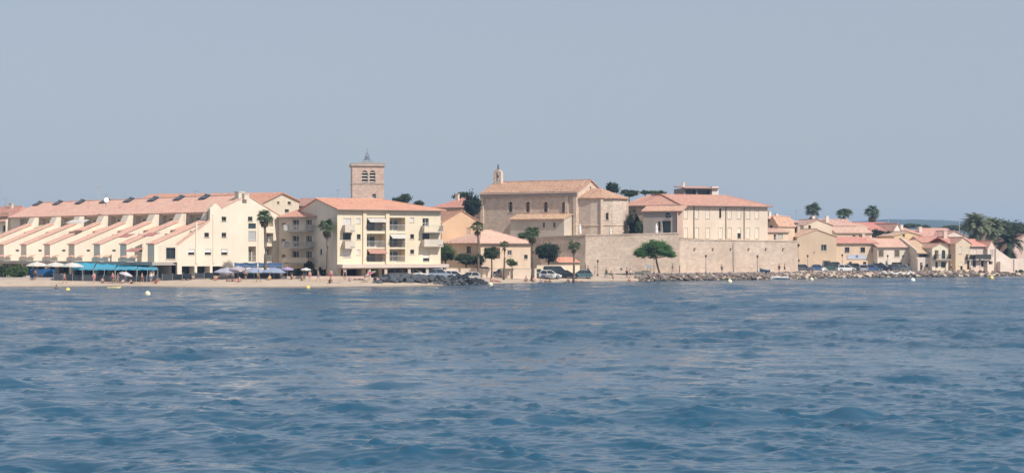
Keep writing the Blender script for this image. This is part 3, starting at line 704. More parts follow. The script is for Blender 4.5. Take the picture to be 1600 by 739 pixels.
h.roof('hip', ze, zrid, tile((.64, .32, .22), .22), .7, hipl=0, hipr=6.5)
# ---- house behind, between block and villa
h = House('orange_house', 'plain peach gabled house standing between the apartment block and the church', 'house', (690, 294), (752, 297), 12)
W = h.F; h.F.op(688.5, 346, 690.5, 352, 'win'); h.F.op(729, 356, 735, 372, 'dark', name='recess', mat=stucco((.5, .38, .28)), d=.12)
zr = ZW(330, 297); ze = ZW(349, 297); h.walls(ze, stucco((.70, .48, .31)), 'front', zr); h.roof('front', ze, zr, tile((.50, .27, .19)), .3)
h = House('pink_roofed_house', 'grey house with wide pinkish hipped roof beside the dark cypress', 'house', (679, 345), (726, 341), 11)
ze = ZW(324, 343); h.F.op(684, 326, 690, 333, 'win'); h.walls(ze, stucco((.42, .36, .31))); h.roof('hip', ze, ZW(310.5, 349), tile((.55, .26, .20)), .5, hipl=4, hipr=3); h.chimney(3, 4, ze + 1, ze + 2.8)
h = House('church_side_house', 'small pinkish house squeezed between the cypress and the church nave', 'house', (736, 335), (756, 333), 8)
ze = ZW(323.5, 334); h.F.op(744, 330, 747, 336, 'win'); h.walls(ze, stucco((.58, .42, .33))); h.roof('mono', ze, ZW(309, 341), tile((.5, .26, .2)), .2)

# ---- peach villa with garage behind the palms
h = House('peach_villa', 'low peach villa with pink hipped roof and a wide dark garage opening', 'house', (751, 283), (829, 289), 12)
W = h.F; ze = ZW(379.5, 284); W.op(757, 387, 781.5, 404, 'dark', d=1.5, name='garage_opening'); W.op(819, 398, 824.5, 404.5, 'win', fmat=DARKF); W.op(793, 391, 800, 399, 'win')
h.Lt.op(729, 385, 736, 396, 'win', fmat=DARKF); h.walls(ze, stucco((.72, .55, .40), .15)); h.roof('hip', ze, ZW(361.5, 291), tile((.68, .43, .33), .2), .5, hipl=4.2, hipr=4.2)
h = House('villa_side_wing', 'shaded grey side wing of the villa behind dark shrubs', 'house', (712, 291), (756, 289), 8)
ze = ZW(380.5, 290); h.F.op(728, 386, 735, 394, 'win'); h.walls(ze, stucco((.46, .42, .38))); h.roof('hip', ze, ze + 1.7, tile((.58, .34, .26), .2), .4, hipl=3)  # grey instead of the villa's peach: the wall's shade put into its colour

def freewall(name, label, pts, h_, th, mat, cap=None, z0=None):
    """a free-standing wall along ground points (px, Y); h_ in metres above ground"""
    P = [Vector((XW(*p), p[1], 0)) for p in pts]; m = P[0]; o = thing(name, label, 'wall', (m.x, m.y, ground(m.x, m.y)))
    for i, (a, b) in enumerate(zip(P, P[1:])):
        d = (b - a).normalized(); nn = Vector((d.y, -d.x, 0)) * th / 2; za = min(ground(a.x, a.y), ground(b.x, b.y)) - .2
        zt = max(ground(a.x, a.y), ground(b.x, b.y)) + h_; mb = MB(); q = [a + nn, b + nn, b - nn, a - nn]; mb.prism([Vector((v.x, v.y, za)) for v in q], (0, 0, zt - za)); w = mb.build('wall_section', mat, o)
        if cap: mb = MB(); q = [a + nn * 1.3, b + nn * 1.3, b - nn * 1.3, a - nn * 1.3]; mb.prism([Vector((v.x, v.y, zt + .003)) for v in q], (0, 0, .08)); mb.build('coping', cap, w)
    return o
freewall('garden_wall', 'low cream garden wall in front of the peach villa', [(660, 276), (712, 279), (752, 279.5), (838, 283)], 1.35, .3, stucco((.74, .60, .48)), TRIM)
freewall('parking_wall', 'cream wall behind the parked cars at the foot of the stone rampart', [(838, 292), (905, 298)], 1.75, .3, stucco((.78, .64, .47)), TRIM)
h = House('tiled_kiosk', 'tiny lean-to with bright orange tiles behind the cream parking wall', 'shed', (873, 301), (905, 303), 3)
ze = ZW(410, 301); h.F.opm(1.2, h.z0 + .5, 2.1, ze - .4, 'door'); h.walls(ze, stucco((.6, .5, .42)), 'mono', ze + .7); h.roof('mono', ze, ze + .8, tile((.68, .30, .20)), .3)

# ---- rampart: the tall stone retaining wall under church and convent, with the terrace it carries
RAM = stone((.60, .485, .385), .85, .4, .8, con=.9); 
def rampart():
    pts = [(846, 315.5), (915, 309.5), (1061, 311.5), (1061.5, 313), (1246, 329)]
    tops = [ZW(371, 315.5), ZW(368.5, 309.5), ZW(365, 311), ZW(375, 313), ZW(377.5, 329)]
    P = [Vector((XW(*p), p[1], 0)) for p in pts]; o = thing('rampart', 'tall pale stone rampart wall carrying the church and the convent', 'wall', (P[2].x, P[2].y, .8))
    for i, (a, b) in enumerate(zip(P, P[1:])):
        w = Wall(a, b); za, zb = (tops[i], tops[i + 1]) if i != 2 else (tops[2], tops[2])
        if i == 3: za = tops[3]
        mb = MB(); nseg = 14 if w.L > 6 else 1; vs = []; fs = []
        zz = [.6, 2.2, 3.8, 5.4, 1]
        for k in range(nseg + 1):
            u = w.L * k / nseg; zt = za + (zb - za) * k / nseg + (.12 * noise.noise((u * .6 + i * 9, 0, 3)) if 0 < k < nseg else 0)
            for z in (.5, 1.4, 2.6, 3.8, 5.0, 6.2, zt):
                bat = (zt - z) * .025 + (.10 * noise.noise((u * .35 + i * 7, z * .5, 1)) if 0 < k < nseg else 0)
                vs.append(w.W(u, z, -bat))
            vs.append(w.W(u, zt, .7))
        for k in range(nseg):
            for j in range(7): fs.append((k * 8 + j, (k + 1) * 8 + j, (k + 1) * 8 + j + 1, k * 8 + j + 1))
        mb.add(vs, fs); sec = mb.build('wall_section', RAM, o)
        if nseg > 1:
            n = int(w.L / 1.1)
            for k in range(n):    # coping stones
                u0 = w.L * k / n + .01; u1 = w.L * (k + 1) / n - .01; z = za + (zb - za) * (u0 + u1) / 2 / w.L; c = MB(); w.box(c, u0, u1, z - .02 + .03 * noise.noise((u0 * 3, i, 0)), z + .2, -.1, .55); c.build('coping_stone', RAM, sec)
            if i == 3:
                for k in range(6):     # weep spouts
                    u = w.L * (.12 + .15 * k); c = MB(); w.box(c, u - .14, u + .14, 5.5, 5.8, -.42, -.05); c.build('spout', stone((.4, .33, .28)), sec)
                for x in (1145,): u, _ = w.at(x, 400); c = MB(); c.tube(w.W(u, .9, -.32), w.W(u, zb - .2, -.32), .07); c.build('drainpipe', plain((.35, .32, .3)), sec)
    # ends of the terrace
    A, D = P[0], P[-1]; mb = MB(); mb.add([Vector((D.x, D.y, .5)), Vector((D.x + 5, D.y + 45, .5)), Vector((D.x + 5, D.y + 45, tops[4])), Vector((D.x, D.y, tops[4]))], [(0, 1, 2, 3)]); mb.build('wall_section', RAM, o)
    mb = MB(); mb.add([Vector((A.x - 12, A.y + 50, .5)), Vector((A.x, A.y, .5)), Vector((A.x, A.y, tops[0])), Vector((A.x - 12, A.y + 50, tops[0]))], [(0, 1, 2, 3)]); mb.build('wall_section', RAM, o)
    t = MB(); q = [(P[0], 7.7), (P[1], 7.75), (P[2], 7.75), (P[3], 7.0), (P[4], 6.9)]; back = [(Vector((P[4].x + 5, 375, 0)), 6.9), (Vector((P[0].x - 12, 380, 0)), 7.7)]
    t.add([Vector((v.x, v.y + .3, z)) for v, z in q + back], [(0, 1, 2, 6), (2, 3, 4, 5), (2, 5, 6)])
    tag(t.build('church_terrace', stone((.5, .42, .34))), 'stone paved terrace behind the rampart top', kind='structure')
rampart()

# ---- church: nave, side aisle, apse, bell gable
ST = stone((.64, .52, .42), .55, .3, .6); STL = stone((.68, .55, .44), .55, .3, .4)
def church():
    h = House('church', 'old stone church with tiled nave roof, rounded apse and small bell gable', 'church', (752.5, 332.5), (902, 321.5), 11, 6.8)
    W = h.F; o = h.o; ze = ZW(302, 327); zr = ZW(281.5, 329)
    for x in (797.5, 824.5, 852.5, 881.5): W.op(x - 3.2, 315.5, x + 3.2, 331.5, 'win', d=.5, arch=True, mat=GLASS, fmat=stone((.5, .4, .3)), surround=.3, smat=STL)
    h.walls(ze, ST, 'side', zr); rm = tile((.52, .305, .21), .5, .5)
    h.roof('side', ze + .05, zr - .25, rm, .55)
    for w in (W, h.Bk): c = MB(); w.box(c, -.15, w.L + .15, ze - .75, ze + .22, -.38, -.003); c.build('cornice', stone((.44, .39, .35), .5, .2), o)  # dark grey cornice: the thin eaves shadow is put into its colour
    c = MB(); w = W
    for x in (754, 886, 899): u, _ = W.at(x, 340); c = MB(); W.box(c, u - .35, u + .35, 6.9, ze - .78, -.3, -.002); c.build('buttress', STL, o)
    # oculus in the gable
    g = h.Rt; u = g.L / 2; c = MB(); c.tube(g.W(u, zr - 1.6, -.02), g.W(u, zr - 1.6, .05), .22, .22, 12); c.build('oculus', VOID, o)
    # faded cross carved on the nave wall
    u, z = W.at(803, 350); c = MB(); W.box(c, u - .12, u + .12, z - 1.6, z + 1.1, -.05, -.002); cr = c.build('cross', stone((.42, .30, .25)), o); c = MB(); W.box(c, u - .55, u - .122, z + .25, z + .5, -.05, -.002); c.build('cross_arm', stone((.42, .30, .25)), cr); c = MB(); W.box(c, u + .122, u + .55, z + .25, z + .5, -.05, -.002); c.build('cross_arm', stone((.42, .30, .25)), cr)
    # bell gable on the far end of the ridge
    k = Wall(h.P(1.2, h.depth / 2 - 1.3, 0).to_2d(), h.P(4.0, h.depth / 2 - 1.3, 0).to_2d()); k = Wall(h.P(.1, 4.4, 0).to_2d(), h.P(1.9, 4.4, 0).to_2d()); zb = zr - 1.2; zt = ZW(266, 333); mbv = MB()
    k.opm(.55, zb + 1.3, 1.25, zt - .35, 'hole', d=.8, arch=True)
    pts = [(0, zb), (1.8, zb), (1.8, zt - .2), (.9, zt + .35), (0, zt - .2)]
    wall_face(mbv, k.A, k.u, k.n, pts, k.holes); kb = Wall(k.W(1.8, 0, .8).to_2d(), k.W(0, 0, .8).to_2d()); 
    wall_face(mbv, kb.A, kb.u, kb.n, pts, [{'poly': k.holes[0]['poly'], 'd': 0.0}])
    for (a, b) in zip(pts, pts[1:] + pts[:1]): mbv.add([k.W(*a), k.W(*b), k.W(*b, .8), k.W(*a, .8)], [(3, 2, 1, 0)])
    bg_ = mbv.build('bell_gable', STL, o)
    c = MB(); c.lathe(k.W(.95, zt - 1.35, .4), [(.02, .5), (.12, .48), (.16, .2), (.24, 0), (.25, -.04)], 10); c.build('bell', plain((.10, .09, .06), .4, .5, .6), bg_, True)
    c = MB(); b0 = k.W(.9, zt + .3, .4); c.lathe(b0, [(.3, 0), (.3, .12), (.16, .16), (.2, .36), (.19, .6), (.12, .78), (.15, .86), (.11, 1.0), (.02, 1.06)], 10); c.build('statue', plain((.10, .12, .16), .5), bg_, True)
    # side aisle with lean-to roof
    a = Wall(W.W(W.at(811, 350)[0], 0, -3.4).to_2d(), W.W(W.at(893, 350)[0] + .2, 0, -3.4).to_2d()); zt = ZW(342.5, 322); z0 = 6.8
    for x in (849.5, 866): a.op(x - 1.6, 347.5, x + 1.6, 355.5, 'win', d=.4, fmat=STL)
    mb = MB(); L = a.L; wall_face(mb, a.A, a.u, a.n, [(0, z0), (L, z0), (L, zt), (0, zt)], a.holes)
    for q, s in ((Wall(a.W(L, 0).to_2d(), a.W(L, 0, 3.4).to_2d()), 1), (Wall(a.W(0, 0, 3.4).to_2d(), a.W(0, 0).to_2d()), 0)):
        wall_face(mb, q.A, q.u, q.n, [(0, z0), (3.4, z0), (3.4, zt + (.85 if s else 0)), (0, zt + (0 if s else .85))], [])
    mb.build('aisle_wall', stucco((.62, .54, .45), .3), o); a.finish(o)
    plates([[a.W(-.25, zt + .05, -.45), a.W(L + .25, zt + .05, -.45), a.W(L + .25, zt + 1.1, 3.38), a.W(-.25, zt + 1.1, 3.38)]], .16).build('aisle_roof', tile((.60, .38, .25), .4, .3), o)
    # apse: a round-ended choir built against the gable
    g = h.Rt; hw = g.L / 2 * .9; cx = g.L / 2; zw = ZW(309, 321); r = hw
    ring = [(cx - r, 0.0), (cx - r, -2.6)] + [(cx - r * math.cos(t), -2.6 - r * math.sin(t)) for t in [math.pi * i / 7 for i in range(1, 7)]] + [(cx + r, -2.6), (cx + r, 0.0)]
    pts = [g.W(u, 0, d) for u, d in ring]; mb = MB(); fr = []
    for i, (p, q) in enumerate(zip(pts, pts[1:])):
        w = Wall(p.to_2d(), q.to_2d()); fr.append(w)
        if i in (2, 5): w.opm(w.L / 2 - .28, zw - 4.3, w.L / 2 + .28, zw - 2.9, 'win', d=.45, arch=True, fmat=STL, surround=.2, smat=STL)
        wall_face(mb, w.A, w.u, w.n, [(0, 6.8), (w.L, 6.8), (w.L, zw), (0, zw)], w.holes)
    mb.build('apse', stone((.64, .52, .42), .55, .3, .5), o)
    for w in fr: w.finish(o)
    for i, w in enumerate(fr):
        c = MB(); w.box(c, -.08, w.L + .08, zw - 5.4, zw - 5.2, -.13, -.002); c.build('string_course', STL, o)
        if i in (2, 5): c = MB(); w.box(c, -.24, .24, 6.9, zw - (.4 if i != 6 else 1.2), -.28, .1); c.build('buttress', STL, o)
    ov = [g.W(cx + (u - cx) * 1.07, zw - .02, (d * 1.06 if d < 0 else 0)) for u, d in ring]; top = g.W(cx, zw + 1.95, -2.4); top0 = g.W(cx, zw + 1.95, -.02)
    ps = []
    for i, (p, q) in enumerate(zip(ov, ov[1:])):
        if i == 0: ps.append([p, q, top, top0])
        elif i == len(ov) - 2: ps.append([p, q, top0, top])
        else: ps.append([p, q, top])
    plates(ps, .2).build('apse_roof', rm, o)
    return h
CH = church()
# white statues on the terrace in front of the church
def statue(px, py_top, Y, z, hgt, label):
    p = Vector((XW(px, Y), Y, z)); o = thing('statue', label, 'statue', p); k = hgt / 2.2
    b = MB(); b.box(p + Vector((0, 0, .3 * k)), (.7 * k, .7 * k, .6 * k)); b.build('plinth', STL, o)
    f = MB(); f.lathe(p + Vector((0, 0, .6 * k)), [(.3 * k, 0), (.27 * k, .3 * k), (.2 * k, .8 * k), (.24 * k, 1.1 * k), (.1 * k, 1.25 * k), (.11 * k, 1.32 * k), (.12 * k, 1.45 * k), (.03 * k, 1.58 * k)], 10); f.build('figure', plain((.78, .75, .70), .7), o, True)
statue(906, 346, 313.5, 7.75, 2.6, 'white draped statue on the terrace beside the side aisle')
statue(954, 352, 312.8, 7.75, 1.9, 'smaller white statue on the terrace below the apse')
statue(1025.5, 346, 314, 7.75, 2.7, 'white statue on the rampart terrace before the shaded convent porch')

# ---- convent: long two-storey building with shuttered windows
def convent():
    h = House('convent', 'long cream convent wing with two rows of closed pale shutters and red tiled roof', 'building', (1060, 321.5), (1199.5, 331), 13, 6.3)
    W = h.F; o = h.o; ze = ZW(319.5, 322)
    for x in (1071.5, 1089, 1106, 1140, 1155, 1169, 1183):
        W.op(x - 2.7, 325, x + 2.7, 341.5, 'shut', surround=.16); 
        if x != 1155: W.op(x - 2.7, 356, x + 2.7, 372.5, 'shut', surround=.16)
    W.op(1123.7, 325.5, 1127, 340.5, 'win', fmat=DARKF); W.op(1123.3, 356, 1128.7, 372.5, 'shut', surround=.16); W.op(1152.3, 356, 1157.7, 372.5, 'roller', close=.5, mat=SHUT)
    h.walls(ze, stucco((.74, .61, .48), .18))
    for x in (1084, 1134, 1162.5): u, _ = W.at(x, 340); c = MB(); c.tube(W.W(u, h.z0, -.1), W.W(u, ze - .05, -.1), .075); c.build('drainpipe', plain((.20, .15, .12)), o)
    c = MB(); W.box(c, 0, W.L, ze - .28, ze - .02, -.2, -.002); c.build('cornice', stucco((.6, .5, .4)), o)
    # older stone wing on the left under the same roof line
    k = Wall((XW(978, 326), 326), (XW(1062, 321), 321)); zt = ZW(320, 324); mb = MB()
    k.op(983, 330, 986, 334, 'win'); wall_face(mb, k.A, k.u, k.n, [(0, 6.3), (k.L, 6.3), (k.L, zt), (0, zt)], k.holes)
    l = Wall(k.W(0, 0, 12).to_2d(), k.A.to_2d()); wall_face(mb, l.A, l.u, l.n, [(0, 6.3), (12, 6.3), (12, zt), (0, zt)], [])
    mb.build('stone_wall', stone((.58, .46, .36)), o); k.finish(o)
    zr = ZW(304.5, 330); rt = tile((.54, .29, .22), .35, .4)
    L = W.L; ee = zt - .12; E0 = k.W(-.7, ee, -.7); K = h.P(.1, -.75, ee); E2 = h.P(L + .7, -.7, ee); C2 = h.P(L + .7, 13.7, ee); KB = h.P(.1, 13.7, ee); B0 = k.W(-.7, ee, 13.2); R0 = k.W(2.6, zr, 6.4); RK = h.P(.1, 6.4, zr); R2 = h.P(L - 5.5, 6.4, zr)
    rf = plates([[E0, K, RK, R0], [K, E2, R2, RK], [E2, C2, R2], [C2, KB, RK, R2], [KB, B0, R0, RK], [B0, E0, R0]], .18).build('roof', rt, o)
    for a_, b_ in ((E0, R0), (R0, RK), (RK, R2), (E2, R2), (K, RK)): c = MB(); ridge_caps(c, a_, b_, .11); c.build('ridge_tiles', rt, rf)
    for a_, b_ in ((E0, K), (K, E2)): c = MB(); c.tube(a_ - Vector((0, .06, .14)), b_ - Vector((0, .06, .14)), .07, .07, 6); c.build('gutter', plain((.22, .17, .15), .6), rf)
    # porch with lean-to roof; its shade is put into the front wall's grey
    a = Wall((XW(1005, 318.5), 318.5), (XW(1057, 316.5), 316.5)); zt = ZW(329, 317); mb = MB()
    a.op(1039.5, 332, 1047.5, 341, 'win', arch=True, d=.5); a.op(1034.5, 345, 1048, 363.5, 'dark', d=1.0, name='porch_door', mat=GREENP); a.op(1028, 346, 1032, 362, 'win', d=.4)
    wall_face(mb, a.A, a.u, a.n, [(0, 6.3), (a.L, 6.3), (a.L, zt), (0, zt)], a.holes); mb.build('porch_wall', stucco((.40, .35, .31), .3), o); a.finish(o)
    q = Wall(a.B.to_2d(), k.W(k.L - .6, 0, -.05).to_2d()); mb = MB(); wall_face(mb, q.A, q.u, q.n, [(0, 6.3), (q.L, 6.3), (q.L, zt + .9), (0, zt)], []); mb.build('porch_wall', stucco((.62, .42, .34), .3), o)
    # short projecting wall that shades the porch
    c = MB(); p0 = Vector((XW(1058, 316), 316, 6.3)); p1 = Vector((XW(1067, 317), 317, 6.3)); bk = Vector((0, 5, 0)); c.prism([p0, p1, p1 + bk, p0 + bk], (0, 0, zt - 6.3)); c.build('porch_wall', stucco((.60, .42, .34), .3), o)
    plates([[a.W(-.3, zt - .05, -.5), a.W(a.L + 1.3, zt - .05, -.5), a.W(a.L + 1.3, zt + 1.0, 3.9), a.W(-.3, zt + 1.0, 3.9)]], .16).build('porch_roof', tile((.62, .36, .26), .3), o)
convent()
h = House('rooftop_lantern_house', 'dark glazed rooftop room with white end wall rising above the convent roof', 'building', (1069, 352), (1121, 354), 6, 8)
W = h.F; ze = ZW(294.5, 353); 
for a, b in ((1071, 1088), (1090, 1110)): W.op(a, 296.5, b, 306, 'dark', d=.8, name='window', mat=GLASS)
h.walls(ze, stucco((.30, .26, .24))); mb = MB(); w = h.F; u, _ = w.at(1112, 300); w.box(mb, u, w.L + .15, 8.1, ze + .4, -.25, 4); mb.build('end_wall', stucco((.78, .70, .62)), h.o)
h.roof('mono', ze, ze + .5, tile((.55, .29, .23)), .7); h.chimney(1.0, 3, ze, ze + 1.3, .5)

# ---- bell tower
def tower():
    h = House('bell_tower', 'square stone bell tower with twin louvred arches and iron bell cage', 'tower', (550.5, 361), (600, 362), 6.9)
    W = h.F; o = h.o; ze = ZW(259.5, 362)
    for x0, x1 in ((565.5, 574.5), (577.5, 586.5)): W.op(x0, 266.5, x1, 287.5, 'louver', d=.7, arch=True, mat=plain((.50, .46, .41)))
    W.op(581.5, 303, 587.5, 310, 'win', d=.4, mat=BLUEG)
    h.walls(ze, stone((.58, .44, .36), .6, .32, .4)); 
    for z, t, e in ((ze - .05, .45, .32), (ZW(287.8, 362), .22, .14)):
        c = MB(); A = [h.P(-e, -e, z), h.P(W.L + e, -e, z), h.P(W.L + e, h.depth + e, z), h.P(-e, h.depth + e, z)]; c.prism(A, (0, 0, t)); c.build('cornice', stone((.52, .43, .36), .6, .25), o)
    z = ze + .4; cc = h.P(W.L / 2, h.depth / 2, z)
    plates([[h.P(-.3, -.3, z + .15), h.P(W.L + .3, -.3, z + .15), cc + Vector((0, 0, .7))], [h.P(W.L + .3, -.3, z + .15), h.P(W.L + .3, h.depth + .3, z + .15), cc + Vector((0, 0, .7))], [h.P(W.L + .3, h.depth + .3, z + .15), h.P(-.3, h.depth + .3, z + .15), cc + Vector((0, 0, .7))], [h.P(-.3, h.depth + .3, z + .15), h.P(-.3, -.3, z + .15), cc + Vector((0, 0, .7))]], .15).build('roof', plain((.30, .27, .25)), o)
    zz = z + .7; im = plain((.20, .23, .27), .5, .4)
    cage = MB()
    for i in range(6):
        a = i * math.pi / 3 + .3; b0 = cc + Vector((math.cos(a) * 1.25, math.sin(a) * 1.25, .3)); b1 = cc + Vector((math.cos(a) * .5, math.sin(a) * .5, 1.6)); b2 = cc + Vector((math.cos(a) * .42, math.sin(a) * .42, 2.2)); b3 = cc + Vector((0, 0, 2.75)); cage.path([b0, b1, b2, b3], [.04, .04, .035, .035], 5)
    for rr, hz in ((1.25, .32), (.7, 1.15), (.48, 1.7)):
        ring = [cc + Vector((math.cos(i * math.pi / 6) * rr, math.sin(i * math.pi / 6) * rr, hz)) for i in range(13)]; cage.path(ring, [.05] * 13, 5)
    cg = cage.build('bell_cage', im, o)
    b = MB(); b.lathe(cc + Vector((0, 0, 1.25)), [(.02, .62), (.2, .58), (.27, .25), (.38, 0), (.4, -.05)], 10); b.build('bell', plain((.12, .13, .14), .4, .5, .5), cg, True)
    b = MB(); b.tube(cc + Vector((0, 0, 2.7)), cc + Vector((0, 0, 3.7)), .04); b.box(cc + Vector((0, 0, 3.3)), (.5, .06, .06)); b.build('cross', im, cg)
tower()

# ---- little houses at the right end of the rampart
h = House('rampart_cottage', 'grey stone cottage with pink roof behind the end of the rampart', 'house', (1214, 345), (1247, 349), 9, 5)
ze = ZW(347.5, 347); h.F.op(1245.5, 353, 1250, 362, 'win'); h.F.op(1226, 352, 1230, 360, 'win'); h.walls(ze, stone((.52, .42, .36))); h.roof('side', ze, ZW(338.5, 351), tile((.60, .34, .27)), .35); h.chimney(2, 4, ze + .5, ze + 2.2, .6, stucco(WHITE)); h.chimney(4.6, 4.4, ze + .8, ze + 1.8, .6, stucco(WHITE))
h = House('rampart_gable_house', 'small peach gable house touching the convent end', 'house', (1199, 341), (1215, 339.5), 7, 5)
ze = ZW(352, 340); h.F.op(1203, 352, 1207, 360, 'win', fmat=DARKF); h.walls(ze, stucco((.72, .54, .38)), 'front', ZW(339, 340)); h.roof('front', ze, ZW(339, 340), tile(TILE3), .25)
h = House('rampart_shed', 'low peach shed with tiled lean-to roof on the rampart end', 'shed', (1198, 334), (1232, 337), 3.4, 6)
ze = ZW(363, 335); h.F.op(1209, 366, 1213, 375, 'door'); h.F.op(1215, 365, 1223, 373, 'roller', mat=SHUTG); h.walls(ze, stucco((.72, .56, .42)), 'mono', ze + .7); h.roof('mono', ze, ze + .75, tile((.56, .34, .27)), .3)

# ---- row of sea-front houses at the right
h = House('ochre_gable_house', 'plain ochre house with broad gable, one barred window and garage doorway', 'house', (1245.5, 344), (1307, 347.5), 13)
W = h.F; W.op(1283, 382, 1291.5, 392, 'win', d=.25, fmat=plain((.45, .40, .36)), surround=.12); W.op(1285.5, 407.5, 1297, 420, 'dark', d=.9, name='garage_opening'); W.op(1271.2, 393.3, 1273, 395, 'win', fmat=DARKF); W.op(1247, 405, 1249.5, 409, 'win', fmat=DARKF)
ze = ZW(370, 345); zr = ZW(359, 345); h.walls(ze, stucco((.60, .46, .33), .2), 'front', zr); h.roof('front', ze, zr, tile((.66, .42, .31), .25), .35)
h = House('sign_house', 'peach house with long pale sign board between two upper windows', 'house', (1305.5, 348), (1370.5, 350), 9)
W = h.F; ze = ZW(380, 348); 
for x in (1323.5, 1348): W.op(x - 3.6, 386.3, x + 3.6, 394.5, 'win', fmat=DARKF, surround=.12)
W.op(1362, 387.5, 1365, 395, 'win', fmat=DARKF); W.op(1326.5, 409, 1331, 418, 'door', fmat=DARKF); W.op(1348.5, 409, 1353.5, 418, 'door', fmat=DARKF)
h.walls(ze, stucco((.72, .55, .40), .2)); h.roof('side', ze, ZW(371.5, 352.5), tile((.60, .28, .22), .3), .4); h.chimney(8.2, 4.4, ze + .5, ze + 2, .6)
sg = thing('sign_board', 'long pale blue-white sign board on the peach house front', 'sign', W.W(W.at(1339, 401)[0], W.at(1339, 401)[1], -.1))
c = MB(); u0, z0, u1, z1 = W.rect(1323.5, 398, 1354.5, 405); W.box(c, u0, u1, z0, z1, -.12, -.02); bd = c.build('board', plain((.46, .47, .52), .5, var=.03), sg)
u, z = W.at(1338.5, 400.5); c = MB(); c.tube(W.W(u, z, -.121), W.W(u, z, -.14), .3, .3, 12); c.build('emblem', plain((.10, .22, .42), .5), sg)
for uu in (1330, 1347): u, z = W.at(uu, 402); c = MB(); W.box(c, u - .7, u + .7, z - .09, z + .09, -.13, -.121); c.build('lettering', plain((.52, .57, .66), .5), sg)
h = House('white_shutter_house', 'off-white house with brown closed shutters and a dark garage', 'house', (1371, 348), (1433.5, 351), 9)
W = h.F; ze = ZW(386, 349)
for x in (1376.5, 1401.5): W.op(x - 4, 391, x + 4, 401, 'shut', mat=BROWN)
W.op(1424, 391, 1428.5, 397, 'win', fmat=DARKF); W.op(1393.5, 410, 1410.5, 421, 'garage', d=.5, mat=plain((.12, .10, .08))); W.op(1374, 410, 1378, 420, 'door', fmat=DARKF); W.op(1425, 409, 1431, 418, 'win', d=.3, fmat=DARKF); W.op(1419, 411, 1422, 420, 'door')
h.walls(ze, stucco((.74, .64, .54), .2)); h.roof('side', ze, ZW(374.5, 352.5), tile((.64, .39, .30), .25), .4)
W_ = W; c = MB(); u0, z0 = W.at(1420, 408.5); u1, _ = W.at(1436, 408.5); c.prism([W.W(u0, z0 + .35, -.02), W.W(u1, z0 + .35, -.02), W.W(u1, z0, -1.1), W.W(u0, z0, -1.1)], (0, 0, .05)); c.build('awning', cloth((.28, .08, .09)), h.o)
# house with large sloping roof and roof terrace
h = House('sloped_roof_house', 'white house with a large tawny sloping roof over a shaded upper terrace', 'house', (1434, 346), (1457, 346.5), 9)
W = h.F; ze = ZW(395.5, 346); W.op(1436, 396.8, 1454.5, 402, 'loggia', d=1.4, rail=False, pane=BLUEG); W.op(1437.5, 410.5, 1441.5, 422, 'door', fmat=DARKF); W.op(1446, 412, 1451, 418, 'win')
h.walls(ze, stucco((.76, .66, .56), .2), 'mono', ze + 2.6); h.roof('mono', ze, ze + 2.6, tile((.60, .40, .27), .25), .5)
mb = MB(); q = Wall(h.a.to_2d(), h.d.to_2d()); q = h.Lt; mb.prism([q.W(0, ze + 1.5, -.25), q.W(q.L, ze - 1.2, -.25), q.W(q.L, ze + .6, -.25), q.W(0, ze + 3.4, -.25)], q.n * -.25); mb.build('parapet', stucco((.78, .68, .55)), h.o)
h = House('balcony_gable_house', 'narrow cream gabled house with dark balcony and green doors', 'house', (1456.5, 345.2), (1481.5, 346), 8)
W = h.F; ze = ZW(388, 345); zr = ZW(381, 345); W.op(1471.5, 390.5, 1477, 404.5, 'door', fmat=GREENP, arch=True); W.op(1460.5, 391, 1466.5, 404.5, 'loggia', d=1.0, rail=False)
W.op(1461.5, 409, 1465.5, 418, 'win', fmat=GREENP); W.op(1470.5, 409, 1478, 418, 'win', fmat=GREENP); h.walls(ze, stucco((.80, .70, .54), .15), 'front', zr); h.roof('front', ze, zr, tile(TILE3), .2); balcony(W, h.o, 1459, 404.8, 1482.5, 1.2, mat=IRON)
h = House('brown_link_house', 'plain brownish wall and red roof between the two narrow gabled houses', 'house', (1481, 348.5), (1494, 349), 8)
ze = ZW(380, 349); h.F.op(1484, 390, 1487, 397, 'win'); h.walls(ze, stucco((.58, .46, .37))); h.roof('side', ze, ZW(371.5, 353), tile((.58, .28, .22)), .3); h.chimney(1.0, 3, ze + .5, ze + 2.6, .8, stucco((.74, .58, .48)))
h = House('tall_gable_house', 'tall narrow peach house with pointed gable and pale shutters', 'house', (1493, 346.5), (1517.5, 347.5), 9)
W = h.F; ze = ZW(381, 347); zr = ZW(372, 347)
W.op(1498.5, 385.5, 1503, 396, 'shut'); W.op(1510, 387, 1514, 396.5, 'shut'); W.op(1499, 409.5, 1504.5, 415, 'shut'); W.op(1511, 404.5, 1515, 421, 'door', fmat=BROWN); W.op(1500.5, 416, 1504, 422, 'win', fmat=DARKF)
h.walls(ze, stucco((.76, .60, .43), .15), 'front', zr); h.roof('front', ze, zr, tile((.60, .32, .24)), .25); balcony(W, h.o, 1509.5, 405.2, 1516.5, .7, mat=IRON)
h = House('red_roof_house', 'pinkish house with red roof and a dark planted balcony', 'house', (1517, 347.5), (1545, 349.5), 9)
W = h.F; ze = ZW(385, 348); W.op(1521, 390, 1526, 402.5, 'shut'); W.op(1533, 390, 1538, 402.5, 'shut'); W.op(1520, 407, 1525, 417, 'win', fmat=GREENP); W.op(1533, 407, 1538.5, 417, 'win', fmat=GREENP)
h.walls(ze, stucco((.74, .58, .48), .15)); h.roof('side', ze, ZW(375.5, 352), tile((.66, .31, .24)), .35); balcony(W, h.o, 1519, 405, 1544, 1.1, mat=plain((.06, .06, .05)), solid=True)
h = House('end_gable_house', 'pale pink gabled end house with an outside stair wall', 'house', (1543, 348.3), (1556, 350), 9)
